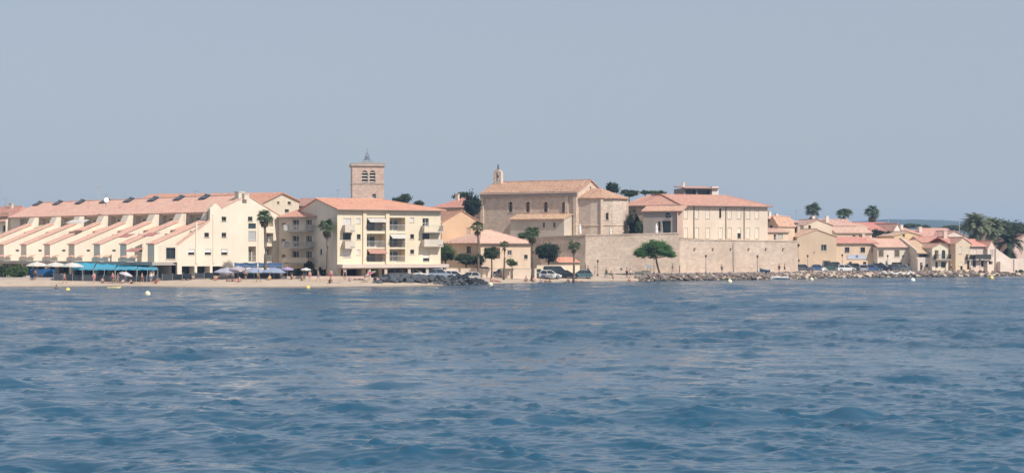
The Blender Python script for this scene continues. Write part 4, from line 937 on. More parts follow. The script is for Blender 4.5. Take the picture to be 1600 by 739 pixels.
W = h.F; ze = ZW(389, 349); W.op(1547, 390.5, 1552, 400, 'roller', mat=plain((.5, .42, .36))); W.op(1545, 408, 1551, 413, 'dark', d=.5, name='doorway'); h.walls(ze, stucco((.76, .62, .52), .15), 'front', ZW(377.5, 349)); h.roof('front', ze, ZW(377.5, 349), tile(TILE2), .15)
def stairwall():
    W = Wall((XW(1556, 349.5), 349.5), (XW(1640, 356), 356)); o = thing('stepped_garden_wall', 'pale pink garden wall sloping down from the end house then running level', 'wall', W.W(0, .8))
    pts = [W.at(*p) for p in ((1556, 427), (1640, 427), (1640, 404), (1579, 404), (1556, 388))]; mb = MB(); m = stucco((.76, .62, .52), .15)
    u, _ = W.at(1581, 410); a = [(p if p[0] < u else (u, p[1])) for p in pts]; b = [(max(u + .002, p[0]), p[1]) for p in pts[:3]] 
    z404 = W.at(1585, 404)[1]
    mb.prism([W.W(*p) for p in [pts[0], (u, pts[1][1]), (u, z404), pts[3], pts[4]]], -W.n * .4); mb.build('wall_section', m, o)
    mb = MB(); mb.prism([W.W(*p) for p in [(u + .05, pts[0][1]), pts[1], pts[2], (u + .05, z404)]], -W.n * .4); mb.build('wall_section', m, o)
    mb = MB(); u2, z2 = W.at(1584, 405); W.box(mb, u2 - .08, u2 + .08, .8, z2, -.06, -.002); mb.build('drainpipe', DARKF, o)
    # outside stair
    for i in range(8): s = MB(); W.box(s, .3 + i * .42, .72 + i * .42, .85, 3.0 - i * .25, -1.0, -.003); s.build('step', m, o)
stairwall()
# ---- second row of houses behind
def back(name, label, x0, x1, Y, pe, pr, wall, roof, kind='side', dep=9, wins=(), chim=None, hip=(0, 0), ov=.35):
    h = House(name, label, 'house', (x0, Y), (x1, Y + 1.5), dep, None); ze = ZW(pe, Y); zr = ZW(pr, Y + (dep / 2 if kind != 'front' else 0))
    for (a, b, c, d) in wins: h.F.op(a, b, c, d, 'win', fmat=FRAME)
    h.walls(ze, stucco(wall, .2), kind if kind != 'hip' else None, zr); h.roof(kind, ze, zr, tile(roof), ov, hipl=hip[0], hipr=hip[1])
    if chim: h.chimney(*chim[:2], ze + .4, zr + .9, .7, stucco(WHITE))
    return h
back('hillside_house', 'cream hillside house with broad gable and one blue window above the ochre house', 1256, 1300, 366, 352, 343.5, (.78, .66, .50), (.58, .36, .29), 'front', 10, ((1263, 352, 1267, 359),), (4, 4))
back('hillside_house', 'pale peach house with long pink roof below the middle tall palm', 1290, 1336, 384, 353, 344, (.76, .62, .47), (.60, .36, .29), 'side', 9, ((1312, 355, 1326, 359),), (1.6, 3))
back('hillside_house', 'low cream building with small dark windows behind the peach sign house roof', 1306, 1362, 372, 364, 356, (.78, .68, .54), (.62, .40, .31), 'side', 8, ((1332, 367, 1337, 371), (1342, 367, 1347, 371)))
back('hillside_house', 'ochre house end with wide eaves right of the ochre gable house', 1330, 1358, 385, 356.5, 351, (.70, .53, .34), (.58, .36, .28), 'side', 8)
back('hillside_house', 'house with wide dark red roof and white gable among trees', 1336, 1397, 400, 361, 349, (.50, .36, .30), (.56, .24, .20), 'side', 11, ((1375, 363, 1380, 367),))
back('hillside_house', 'white gable wall rising beside the wide dark red roof', 1396, 1408, 399, 361, 350, (.82, .74, .64), (.58, .32, .26), 'front', 9)
back('hillside_house', 'yellowish house with low gable behind the white shutter house', 1397, 1442, 380, 369, 362.5, (.78, .58, .34), (.62, .42, .31), 'front', 9, ((1410, 366, 1414, 370),))
back('hillside_house', 'small cream house with flat chimney behind the yellowish gable', 1402, 1428, 410, 362, 357.5, (.78, .68, .56), (.58, .34, .28), 'side', 8, (), (3, 3))
back('hillside_house', 'pink roofed house with white chimney behind the sloped roof house', 1428, 1474, 388, 370, 361, (.70, .56, .46), (.60, .33, .27), 'side', 9, (), (3.0, 3))
back('hillside_house', 'grey wall and pink roof above the narrow gabled houses', 1447, 1492, 410, 366, 358, (.44, .40, .38), (.60, .33, .27), 'side', 9)
back('hillside_house', 'broad white gable house behind the narrow gabled houses', 1470, 1512, 384, 371, 361.5, (.82, .72, .64), (.60, .32, .26), 'front', 9)
back('hillside_house', 'wide red roofed house just behind the brown link wall', 1440, 1494, 362, 380, 371, (.66, .52, .42), (.56, .28, .22), 'side', 8)
back('hillside_house', 'small pink gable half hidden by date palms at the far right', 1582, 1625, 372, 378, 367, (.66, .50, .44), (.60, .32, .27), 'front', 9, ((1590, 381, 1594, 386),))
back('hillside_house', 'low house with pale tiles behind the dark date palm crown', 1548, 1590, 395, 369, 364, (.60, .5, .44), (.56, .40, .32), 'side', 9)

# ------------------------------------------------------------------ palms, trees, shrubs
def frond_fan(seed, L=1.0, droop=.35):
    rnd = random.Random(seed); mb = MB(); n = 13; pet = L * .55
    mb.path([(0, 0, 0), (pet * .5, 0, .03 * L), (pet, 0, 0)], [.03 * L, .022 * L, .016 * L], 4)
    for i in range(n):
        a = R(-78 + 156 * i / (n - 1)); l = L * (.62 + .12 * math.cos(a) + rnd.uniform(-.05, .05)); w = .045 * L
        d = Vector((math.cos(a), math.sin(a), 0)); s = Vector((-math.sin(a), math.cos(a), 0)); b = Vector((pet, 0, 0))
        p1 = b + d * l * .55 + Vector((0, 0, .04 * L)); p2 = b + d * l * .98 + Vector((0, 0, -droop * L * rnd.uniform(.6, 1.3)))
        mb.add([b, p1 + s * w, p2, p1 - s * w], [(0, 1, 2, 3)])
    return mb.mesh('frond')
def frond_feather(seed, L=2.6, droop=.9):
    rnd = random.Random(seed); mb = MB(); pts = []
    for i in range(9):
        t = i / 8; pts.append(Vector((L * t * (1 - .18 * t * t), 0, L * (.42 * t - droop * .62 * t * t))))
    mb.path(pts, [.035 * L / 2.6 * (1 - .8 * i / 8) + .004 for i in range(9)], 4)
    for i in range(20):
        t = .12 + .86 * i / 19; k = t * 8; j = min(7, int(k)); p = pts[j].lerp(pts[j + 1], k - j); dr = (pts[j + 1] - pts[j]).normalized(); ll = L * .24 * math.sin(math.pi * min(1, .25 + t * .72)) + .1
        for s in (-1, 1):
            d = (dr * .75 + Vector((0, s * .75, .18)) + Vector((0, 0, rnd.uniform(-.25, .1)))).normalized(); q = p + d * ll + Vector((0, 0, -.12 * ll)); w = dr * .035 * L / 2.6 * 1.6
            mb.add([p - w, p + w, q], [(0, 1, 2)])
    return mb.mesh('frond')
G_PALM = leaf((.075, .115, .055)); G_PALM2 = leaf((.085, .115, .055)); G_DATE = leaf((.20, .235, .155)); G_DEAD = leaf((.13, .105, .06), .3)
FAN = [frond_fan(i) for i in range(3)]; FAND = [frond_fan(9 + i) for i in range(2)]; FEA = [frond_feather(i) for i in range(3)]; FEAD = [frond_feather(20 + i) for i in range(2)]
for m in FAN: m.materials.append(G_PALM)
for m in FAND: m.materials.append(G_DEAD)
for m in FEA: m.materials.append(G_DATE)
for m in FEAD: m.materials.append(leaf((.05, .08, .045)))
def palm(px, pyc, Y, rpx, label, kind='fan', n=44, skirt=.5, lean=0.0, tr=.2, base=None, name='palm_tree', dark=False):
    """pyc: row of the crown's heart, rpx: crown radius in photo pixels"""
    g = gpt(px, Y) if base is None else base; top = PW(px + lean, pyc, Y); r = rpx / F * Y; rnd = random.Random(int(px))
    o = thing(name, label, 'palm', g); mb = MB(); k = 9; pts = []; rs = []
    for i in range(k):
        t = i / (k - 1); p = g.lerp(top, t) + Vector((math.sin(t * 3) * .12 * (g - top).length * .12, 0, 0)); pts.append(p); rs.append(tr * (1.35 - .5 * t) if t else tr * 1.7)
    mb.path(pts, rs, 8); mb.build('trunk', bark((.17, .135, .10)), o, True)
    n = int(n * .62) if kind == 'fan' else n; ms = (FAN if kind == 'fan' else (FEAD if dark else FEA)); base_len = 1.18 if kind == 'fan' else 2.45; nd = int(n * skirt)
    for i in range(n + nd):
        dead = i >= n; f = addobj('frond' if not dead else 'dead_frond', rnd.choice(FAND if (dead and kind == 'fan') else ms), None, o)
        f.location = top - g + Vector((rnd.uniform(-.08, .08), rnd.uniform(-.08, .08), rnd.uniform(-.15, .15) * r - (.35 * r if dead else 0)))
        el = math.asin(min(1, max(-1, -.55 + 1.5 * ((i + .5) / n)))) if not dead else R(rnd.uniform(-82, -45))
        if kind != 'fan': el = el * .95
        s = r / base_len * rnd.uniform(.8, 1.3) * (.85 if dead else 1)
        f.rotation_euler = (rnd.uniform(-.4, .4), -el, i * 2.39996 + rnd.uniform(-.3, .3)); f.scale = (s, s, s)
    return o
palm(414, 339, 262.5, 12, 'tall fan palm standing before the bays of the terrace end wall', lean=-1, n=46, skirt=.6)
palm(511, 354, 262, 12.5, 'fan palm in front of the shaded gable of the yellow apartment block', n=44, skirt=.7)
palm(747, 355, 276, 10.5, 'tall thin fan palm at the left corner of the peach villa', n=40, skirt=.35, tr=.15, lean=-1)
palm(787, 383, 277, 8, 'short slim palm with a bare stem in front of the peach villa wall', n=26, skirt=.3, tr=.13, lean=1)
palm(832, 364, 278, 12.5, 'bushy fan palm with long hanging dead fronds right of the peach villa', n=52, skirt=.9, tr=.22)
palm(896, 384, 281, 10.5, 'small fan palm alone on the sand before the stone rampart', n=38, skirt=.15, tr=.16)
palm(1270, 330, 430, 12, 'stout fan palm above the hillside roofs next to the rampart cottage', n=52, skirt=.6, tr=.25)
palm(1318, 334, 440, 12, 'middle one of three fan palms above the hillside roofs', n=52, skirt=.6, tr=.25)
palm(1363, 332, 435, 11.5, 'narrow fan palm beside the wide dark red hillside roof', n=52, skirt=1.1, tr=.25)
palm(1524, 352, 372, 24, 'large grey-green date palm with round crown behind the tall gable house', 'date', 120, .4, tr=.3)
palm(1549, 356, 376, 21, 'second grey-green date palm touching the large one', 'date', 110, .4, tr=.3)
palm(1576, 379, 364, 27, 'dark drooping date palm behind the sloping garden wall', 'date', 64, .5, tr=.35, dark=True)
palm(1606, 372, 380, 24, 'dark date palm at the far right end of the garden wall', 'date', 56, .4, tr=.35, dark=True)

def leafcloud(mb, c, rad, n, ls, rnd, clump=26, shell=.55, flat=False):
    c = Vector(c); cl = []
    for i in range(clump):
        while True:
            v = Vector((rnd.uniform(-1, 1), rnd.uniform(-1, 1), rnd.uniform(-1, 1)))
            if .05 < v.length < 1: break
        v = v.normalized() * rnd.uniform(shell, .9); cl.append((v, rnd.uniform(.16, .4)))
    vs = []; fs = []
    for i in range(n):
        v, s = cl[rnd.randrange(clump)]; w = Vector((rnd.gauss(0, 1), rnd.gauss(0, 1), rnd.gauss(0, .8))) * s * .62; p = v + w
        p = Vector((c.x + p.x * rad[0], c.y + p.y * rad[1], c.z + p.z * rad[2]))
        a = Vector((rnd.gauss(0, 1), rnd.gauss(0, 1), rnd.gauss(0, 1))).normalized(); b = a.orthogonal().normalized(); l = ls * rnd.uniform(.6, 1.3)
        k = len(vs); vs += [p - a * l, p + b * l * .5, p + a * l, p - b * l * .5]; fs.append((k, k + 1, k + 2, k + 3))
    mb.add(vs, fs)
def tree(px, py0, py1, Y, wpx, label, mat, name='tree', cat='tree', n=2600, ls=.2, trunk_py=None, base=None, tr=.16, clump=28, shell=.5, dfac=.9, group=None):
    """crown between rows py0 and py1, wpx wide, on a trunk from the ground"""
    g = gpt(px, Y) if base is None else base; rnd = random.Random(int(px * 7 + py0)); c = PW(px, (py0 + py1) / 2, Y); rz = (py1 - py0) / 2 / F * Y; rx = wpx / 2 / F * Y
    o = thing(name, label, cat, g, group); t0 = Vector((c.x, c.y, c.z - rz * .55)); mb = MB()
    mb.path([g, g.lerp(t0, .5) + Vector((.06, 0, 0)), t0, Vector((c.x, c.y, c.z + rz * .35))], [tr * 1.4, tr, tr * .8, tr * .25], 7)
    tk = mb.build('trunk', bark(), o, True)
    for i in range(5):
        a = i * 1.257 + rnd.uniform(-.3, .3); e = Vector((c.x + math.cos(a) * rx * .6, c.y + math.sin(a) * rx * .6, c.z + rz * rnd.uniform(-.15, .5))); lb = MB(); lb.path([t0.lerp(c, rnd.uniform(0, .5)), t0.lerp(e, .6) + Vector((0, 0, .1)), e], [tr * .5, tr * .3, tr * .1], 5); lb.build('limb', bark(), tk)
    cr = MB(); leafcloud(cr, c, (rx, rx * dfac, rz), n, ls, rnd, clump, shell); cr.build('crown', mat, o)
    return o
GD = leaf((.045, .068, .036)); GM = leaf((.065, .105, .042)); GP = leaf((.075, .125, .04)); GO = leaf((.07, .085, .045))
tree(738, 303, 338, 326, 27, 'dark dense cypress between the pink roofed house and the church', leaf((.022, .036, .024)), 'cypress', n=4200, ls=.24, clump=44)
tree(724, 300.5, 316, 352, 26, 'dark tree top showing over the pink roofed house', GD, n=1800)
tree(629, 302, 318, 375, 30, 'round dark tree top showing over the orange apartment roof', GD, n=2200)
tree(655, 314, 324, 372, 16, 'small dark bush top at the falling end of the orange apartment roof', GD, n=900)
tree(696, 380, 413, 281, 27, 'green leafy tree at the right corner of the yellow apartment block', GM, n=3000)
tree(768, 386, 405, 276.5, 25, 'small round tree on a bare trunk before the villa garage', leaf((.05, .075, .035)), n=1900, ls=.16, tr=.13)
tree(857, 377, 411, 297, 36, 'large rounded dark shrub at the foot of the rampart beside the villa', leaf((.028, .045, .026)), 'shrub', 'shrub', n=4200, ls=.2, clump=44)
tree(728, 396, 414, 284, 34, 'dark shrub mass before the shaded villa wing', GD, 'shrub', 'shrub', n=2200)
tree(748, 398, 413, 283, 18, 'dark shrub beside the thin palm trunk', GD, 'shrub', 'shrub', n=1400)
tree(800, 402, 416, 279.5, 18, 'small pale green bush with round head beside the slim villa palm', GP, 'shrub', 'shrub', n=900, ls=.14, tr=.07)
tree(957, 283, 306, 352, 19, 'conifer top rising between the apse roof and the convent roof', leaf((.030, .052, .036)), 'conifer', n=1800, ls=.22)
tree(983, 296, 307, 356, 30, 'low green tree top beside the conifer above the convent roof', GD, n=1500)
tree(1026, 297, 305, 358, 26, 'flat green tree top over the middle of the convent roof', GM, n=1200)
tree(1008, 297, 304, 357, 14, 'tiny green tree top between two others over the convent roof', GD, n=700)
tree(990, 328, 368, 322, 19, 'dark green cypress shrub between the apse and the convent', leaf((.028, .046, .03)), 'cypress', n=2200, base=Vector((XW(990, 322), 322, 7.7)))
tree(999, 345, 367, 319, 12, 'low shrub beside the convent porch on the terrace', GM, 'shrub', 'shrub', n=800, base=Vector((XW(999, 319), 319, 7.7)))
tree(816, 364, 373, 312, 18, 'green bush peeping over the villa roof under the side aisle', GM, 'shrub', 'shrub', n=900)
tree(1590, 344, 392, 402, 62, 'broad dark green tree behind the date palms', leaf((.04, .06, .035)), n=5200, ls=.28, clump=46)
tree(1562, 342, 372, 400, 34, 'olive green tree right behind the second date palm', leaf((.055, .07, .04)), n=2600, ls=.26)
tree(1445, 352, 362, 430, 22, 'dark bushy tree on the far hillside roofs', GD, n=1200)
tree(1372, 358, 373, 390, 24, 'dark tree before the wide dark red roof', leaf((.025, .04, .025)), n=1800)
tree(1391, 361, 374, 388, 16, 'second dark tree beside the white hillside gable', leaf((.025, .04, .025)), n=1200)
tree(1341, 357, 364, 378, 12, 'small dark shrub between the hillside roofs', GD, 'shrub', 'shrub', n=500)
tree(1420, 350, 357, 520, 40, 'distant line of dark trees under the hills', GD, n=1500, ls=.35)
tree(1500, 350, 360, 520, 50, 'distant green tree belt left of the big date palm', GD, n=1800, ls=.35)
tree(1247, 381, 386, 339, 5, 'tuft of green growing on the rampart corner', GM, 'shrub', 'shrub', n=200, ls=.12, tr=.03)
# promenade shrubs at the right
for i, (x, y0, w) in enumerate(((1508.5, 421, 10), (1543, 419.5, 11), (1560, 418, 17), (1576, 420.5, 9), (1586, 420.5, 7), (1594, 421, 8))):
    tree(x, y0, 425.5, 351 + i * .3, w, ['low flat shrub before the tall gable house', 'rounded green shrub below the planted balcony house', 'largest green shrub at the foot of the outside stair', 'small shrub before the level garden wall', 'second small shrub before the level garden wall', 'last small shrub by the level garden wall'][i], GM, 'shrub', 'shrub', n=600, ls=.13, tr=.05)
# planting at the left end of the terrace restaurants and hedge beside the apartments
tree(27, 414, 434, 266, 36, 'leafy green bush arching beside the white parasols', GM, 'shrub', 'shrub', n=2600, ls=.17)
tree(5, 413, 435, 267, 18, 'dark green shrub at the far left terrace', GD, 'shrub', 'shrub', n=1700, ls=.17)
tree(483, 409, 424, 268, 16, 'rounded olive bush under the shaded balconies', leaf((.07, .075, .03)), 'shrub', 'shrub', n=1300, ls=.15)
def hedge(x0, x1, py0, Y, label):
    a = gpt(x0, Y); b = gpt(x1, Y); o = thing('hedge', label, 'hedge', (a + b) / 2); rnd = random.Random(int(x0)); zt = ZW(py0, Y); mb = MB(); n = int((b - a).length / .8)
    for i in range(n):
        p = a.lerp(b, (i + .5) / n); leafcloud(mb, (p.x, p.y, (p.z + zt) / 2), (.62, .5, (zt - p.z) / 2 * rnd.uniform(.9, 1.12)), 420, .15, rnd, 8, .4)
        st = MB(); st.tube(p, p + Vector((0, 0, (zt - p.z) * .7)), .04, .02, 5); st.build('stem', bark(), o)
    mb.build('foliage', leaf((.028, .042, .026)), o)
hedge(441, 512, 418, 266, 'dark clipped hedge between the blue awning and the apartment block')

def umbrella_pine():
    g = gpt(1031, 303); o = thing('umbrella_pine', 'umbrella pine with flat bright green crown in front of the rampart', 'tree', g); rnd = random.Random(5); Y = 303
    t1 = PW(1025, 404, Y); c = PW(1023, 389, Y); mb = MB(); mb.path([g, g.lerp(t1, .35) + Vector((-.05, 0, 0)), g.lerp(t1, .7) + Vector((-.05, 0, 0)), t1, t1 + Vector((-.15, 0, .7))], [.22, .18, .16, .15, .09], 8); tk = mb.build('trunk', bark((.16, .12, .09)), o, True)
    cr = MB()
    for (x, y, rx, rz) in ((1005, 393, 15, 8), (1000, 397, 10, 7), (1026, 385, 22, 10), (1042, 396, 14, 6.5), (1018, 383, 16, 9), (1035, 390, 14, 9), (1014, 398, 12, 6), (1048, 398, 9, 4.5), (1025, 392, 18, 8)):
        p = PW(x, y, Y); q = rx / F * Y
        lb = MB(); lb.path([t1 + Vector((0, 0, .1)), t1.lerp(p, .5) + Vector((0, 0, -.1)), p], [.08, .06, .03], 5); lb.build('limb', bark((.16, .12, .09)), tk)
        leafcloud(cr, p + Vector((0, rnd.uniform(-1.2, 1.2), 0)), (q, q * 1.2, rz / F * Y), 2300, .12, rnd, 26, .4)
    cr.build('crown', leaf((.07, .15, .045)), o)
umbrella_pine()

# ------------------------------------------------------------------ shore rocks
ROCKS = []
for i in range(10):
    bm = bmesh.new(); bmesh.ops.create_icosphere(bm, subdivisions=1, radius=.5); rnd = random.Random(i)
    for v in bm.verts:
        n = noise.noise(v.co * 1.7 + Vector((i * 5, 0, 0))); v.co *= 1 + .55 * n; v.co.z *= .68; v.co.x *= 1.18
    me = bpy.data.meshes.new('rock'); bm.to_mesh(me); bm.free(); ROCKS.append(me)
def rock(parent, p, s, mat, rnd):
    o = addobj('rock', ROCKS[rnd.randrange(10)], None, parent); o.location = p - parent.location; o.rotation_euler = (rnd.uniform(-.4, .4), rnd.uniform(-.4, .4), rnd.uniform(0, 6.3)); o.scale = (s * rnd.uniform(.8, 1.3), s * rnd.uniform(.8, 1.2), s * rnd.uniform(.75, 1.15))
    return o
def rubble(name, parent, pts, mat, rnd):
    """the small stones between the big ones, as one part"""
    mb = MB()
    for p, s in pts:
        me = ROCKS[rnd.randrange(10)]; m = Matrix.Rotation(rnd.uniform(0, 6.3), 3, 'Z'); mb.add([p + (m @ v.co) * s for v in me.vertices], [tuple(f.vertices) for f in me.polygons])
    return tag(mb.build(name, mat, parent), kind='stuff')
def revetment():
    rnd = random.Random(3); m = rockmat((.26, .21, .185)); 
    for r in ROCKS: r.materials.append(m)
    g = gpt(1300, 327); o = thing('rock_revetment', 'long bank of pinkish grey boulders along the water below the promenade', 'rocks', g); sm = []
    n = 300
    for i in range(n):
        px = 996 + 664 * (i + rnd.random()) / n; x = XW(px, np.interp(px, [p for p, _ in SH], [y for _, y in SH])); f = min(1, (px - 990) / 60)
        t = rnd.choice((-.4, .6, 1.6, 2.6, 3.6)) + rnd.uniform(-.4, .4); y = shoreY(x) + t; s = rnd.uniform(.55, 1.25) ** 1.3 * (.6 + .4 * f) * (.68 if px > 1190 and t > 1.8 else 1) * (.85 if px > 1190 else 1)
        rock(o, Vector((x, y, ground(x, y) + .22 * s * rnd.uniform(.4, 1.3))), s, m, rnd)
    for i in range(900):
        px = rnd.uniform(1000, 1660); x = XW(px, np.interp(px, [p for p, _ in SH], [y for _, y in SH])); t = rnd.uniform(-.8, 5.6); y = shoreY(x) + t; sm.append((Vector((x, y, ground(x, y) + .1)), rnd.uniform(.3, .75)))
    rubble('rubble', o, sm, m, rnd)
revetment()
def groyne():
    rnd = random.Random(8); m = rockmat((.105, .115, .125), False); g = gpt(680, 258); o = thing('rock_groyne', 'low mound of dark grey boulders on the beach before the apartment block', 'rocks', g); sm = []
    md = rockmat((.045, .05, .055), False)
    def top(px): return float(np.interp(px, [585, 605, 640, 690, 705, 722, 740, 760], [.1, .75, .95, .8, .95, 1.25, .7, .1]))
    for i in range(170):
        px = rnd.uniform(590, 756); v = rnd.uniform(-1, 1); Y = 255.5 + (px - 590) * .055 + v * 3.2; x = XW(px, Y); h = top(px) * (1 - v * v); r = rock(o, Vector((x, Y, ground(x, Y) + h * .8)), rnd.uniform(.8, 1.5), m, rnd)
        r.material_slots[0].link = 'OBJECT'; r.material_slots[0].material = m if px < 700 or rnd.random() < .15 else md
    for i in range(260):
        px = rnd.uniform(588, 760); v = rnd.uniform(-1, 1); Y = 255.5 + (px - 590) * .055 + v * 3.8; x = XW(px, Y); sm.append((Vector((x, Y, ground(x, Y) + top(px) * (1 - v * v) * .7 + .05)), rnd.uniform(.4, .8)))
    rubble('rubble', o, sm, m, rnd)
groyne()

# ------------------------------------------------------------------ people
def skin_mesh(name, joints, edges, root=0, sub=1):
    """one continuous surface grown round a posed skeleton: joints {key: ((x, y, z), r)}"""
    keys = list(joints); me = bpy.data.meshes.new(name); me.from_pydata([joints[k][0] for k in keys], [(keys.index(a), keys.index(b)) for a, b in edges], [])
    ob = bpy.data.objects.new(name, me); col.objects.link(ob); md = ob.modifiers.new('s', 'SKIN'); md.use_smooth_shade = True
    for i, k in enumerate(keys): r = joints[k][1]; me.skin_vertices[0].data[i].radius = (r, r) if not isinstance(r, tuple) else r
    me.skin_vertices[0].data[root].use_root = True
    if sub: ob.modifiers.new('u', 'SUBSURF').levels = sub
    dg = bpy.context.evaluated_depsgraph_get(); out = bpy.data.meshes.new_from_object(ob.evaluated_get(dg)); out.name = name
    bpy.data.objects.remove(ob); bpy.data.meshes.remove(me); return out
def pose(kind):
    J = {}; E = [('hip', 'waist'), ('waist', 'chest'), ('chest', 'neck'), ('neck', 'head'), ('head', 'crown')]
    if kind in ('stand', 'walk'):
        zz = dict(hip=.95, waist=1.1, chest=1.34, neck=1.49, head=1.58, crown=1.72); tor = lambda k: (0, 0, zz[k]); st = .3 if kind == 'walk' else .02
        legs = {'L': [(.1, 0, .88), (.1, -st * .55, .5), (.1, -st, .08), (.1, -st - .14, .03)], 'R': [(-.1, 0, .88), (-.1, st * .35, .5), (-.1, st, .1), (-.1, st - .13, .03)]}
        arms = {'L': [(.19, 0, 1.4), (.24, .06 + st * .3, 1.13), (.23, -.04 + st * .6, .9), (.22, -.07 + st * .7, .8)], 'R': [(-.19, 0, 1.4), (-.25, .05 - st * .3, 1.13), (-.22, -.12 - st * .5, .93), (-.2, -.18 - st * .6, .86)]}
    elif kind == 'sit':     # on the sand, knees up, leaning back on the hands
        zz = dict(hip=.12, waist=.27, chest=.5, neck=.65, head=.74, crown=.88); yy = dict(hip=0, waist=.06, chest=.13, neck=.14, head=.12, crown=.1); tor = lambda k: (0, yy[k], zz[k])
        legs = {'L': [(.1, -.06, .12), (.13, -.42, .42), (.12, -.72, .08), (.12, -.88, .04)], 'R': [(-.1, -.06, .12), (-.14, -.46, .34), (-.14, -.82, .07), (-.14, -.97, .06)]}
        arms = {'L': [(.19, .13, .56), (.27, .27, .3), (.28, .36, .06), (.28, .4, .03)], 'R': [(-.19, .13, .56), (-.28, .25, .3), (-.3, .34, .06), (-.3, .38, .03)]}
    else:                   # lying on the back
        yy = dict(hip=0, waist=.15, chest=.4, neck=.55, head=.64, crown=.78); tor = lambda k: (0, yy[k], .13)
        legs = {'L': [(.1, -.07, .12), (.12, -.46, .18), (.14, -.86, .09), (.15, -.93, .16)], 'R': [(-.1, -.07, .12), (-.12, -.46, .12), (-.14, -.87, .08), (-.15, -.94, .15)]}
        arms = {'L': [(.19, .45, .13), (.3, .22, .08), (.3, -.02, .06), (.29, -.1, .05)], 'R': [(-.19, .45, .13), (-.31, .24, .08), (-.3, 0, .06), (-.29, -.08, .05)]}
    rr = dict(hip=.135, waist=.12, chest=.14, neck=.05, head=.085, crown=.07)
    for k in rr: J[k] = (tor(k), rr[k])
    for s in 'LR':
        for i, (p, r) in enumerate(zip(legs[s], (.085, .058, .042, .032))): J['leg%s%d' % (s, i)] = (p, r)
        for i, (p, r) in enumerate(zip(arms[s], (.055, .042, .032, .026))): J['arm%s%d' % (s, i)] = (p, r)
        E += [('hip', 'leg%s0' % s)] + [('leg%s%d' % (s, i), 'leg%s%d' % (s, i + 1)) for i in range(3)] + [('chest', 'arm%s0' % s)] + [('arm%s%d' % (s, i), 'arm%s%d' % (s, i + 1)) for i in range(3)]
    return J, E
PM = {}
SKIN = [plain((.42, .25, .17), .6), plain((.52, .33, .24), .6), plain((.24, .13, .08), .6)]
for kd in ('stand', 'walk', 'sit', 'lie'):
    J, E = pose(kd); body = skin_mesh('body', J, E); fat = lambda ks, d: {k: (J[k][0], J[k][1] + d) for k in ks}
    sj = fat(['hip', 'legL0', 'legR0'], .022)
    for s in 'LR':
        a, b = Vector(J['leg%s0' % s][0]), Vector(J['leg%s1' % s][0]); sj['th' + s] = (tuple(a.lerp(b, .55)), .09)
    sj['w'] = (tuple(Vector(J['hip'][0]).lerp(Vector(J['waist'][0]), .5)), .14)
    shorts = skin_mesh('shorts', sj, [('hip', 'legL0'), ('hip', 'legR0'), ('legL0', 'thL'), ('legR0', 'thR'), ('hip', 'w')])
    tj = fat(['waist', 'chest', 'armL0', 'armR0'], .02); tj['b'] = (tuple(Vector(J['hip'][0]).lerp(Vector(J['waist'][0]), .25)), .145)
    top = skin_mesh('shirt', tj, [('b', 'waist'), ('waist', 'chest'), ('chest', 'armL0'), ('chest', 'armR0')])
    h, c = Vector(J['head'][0]), Vector(J['crown'][0]); up = (c - h).normalized(); mb = MB(); mb.ball(h.lerp(c, .72) + Vector((0, .02 if kd != 'lie' else 0, .015)), .098, 8, 6); PM[kd] = (body, shorts, top, mb.mesh('hair', None, True))
    for me in PM[kd]: me.materials.append(SKIN[0])
def person(px, Y, kd, label, sk=0, shorts=(.05, .06, .09), shirt=None, hair=(.03, .022, .018), rz=0, z=None, seat=0):
    g = gpt(px, Y); g.z = (g.z if z is None else z) + seat; o = thing('person', label, 'person', g, 'people along the waterfront', rz)
    for i, (nm, m) in enumerate((('body', SKIN[sk]), ('shorts', cloth(shorts, .05)), ('shirt', cloth(shirt, .05) if shirt else None), ('hair', plain(hair)))):
        if m is None: continue
        c = addobj(nm, PM[kd][i], None, o); c.material_slots[0].link = 'OBJECT'; c.material_slots[0].material = m
    return o
RED, PINK, WHT, BLU, NAV, BLK, GRN, LIL, ORG, TEAL, YEL = (.45, .06, .06), (.6, .25, .28), (.75, .72, .68), (.10, .22, .45), (.03, .05, .12), (.025, .025, .03), (.05, .16, .10), (.42, .36, .55), (.70, .22, .06), (.05, .32, .38), (.75, .52, .08)
person(55, 257, 'stand', 'person in brown shirt standing on the sand before the blue booth', 2, BLK, (.2, .12, .08))
person(101, 250, 'walk', 'bare-chested person in red trunks walking along the wet sand by the yellow buoy', 0, RED, None, rz=1.3)
person(147, 252.5, 'stand', 'person in pink shirt at the water edge before the teal awnings', 1, PINK, PINK, rz=.6)
person(160, 254, 'sit', 'person in dark shorts seated on the sand below the teal awnings', 0, BLK, None, rz=.4)
person(176, 253.5, 'stand', 'person in red bathing shorts beside the white beach parasol', 1, RED, PINK, rz=-.5)
person(184, 252.5, 'walk', 'person in pink top walking before the white beach parasol', 0, (.3, .3, .34), PINK, rz=-1.2)
person(192, 254, 'sit', 'person in white shirt seated under the white beach parasol', 1, BLU, WHT)
person(205, 253, 'sit', 'person in grey top seated on the sand right of the white parasol', 2, BLK, (.3, .3, .32), rz=.8)
person(222, 253, 'walk', 'person in dark red shorts crossing the sand before the last teal awning', 0, (.25, .05, .05), PINK, rz=1.4)
person(236, 254.5, 'stand', 'person in white shirt standing near the terrace pillar', 1, BLU, WHT, rz=.3)
person(244, 252, 'sit', 'person in red swimwear seated by the terrace pillar', 0, RED, RED, rz=-.6)
person(290, 257, 'lie', 'person lying on a towel before the arcade', 0, NAV, None, rz=1.5)
person(337, 255, 'sit', 'person in orange top seated before the arcade end', 1, RED, ORG)
person(362, 252, 'lie', 'person lying on a red towel below the lavender awning', 0, BLK, None, rz=1.7)
person(374, 250, 'sit', 'person in red seated on the sand below the dark blue awning', 1, RED, RED)
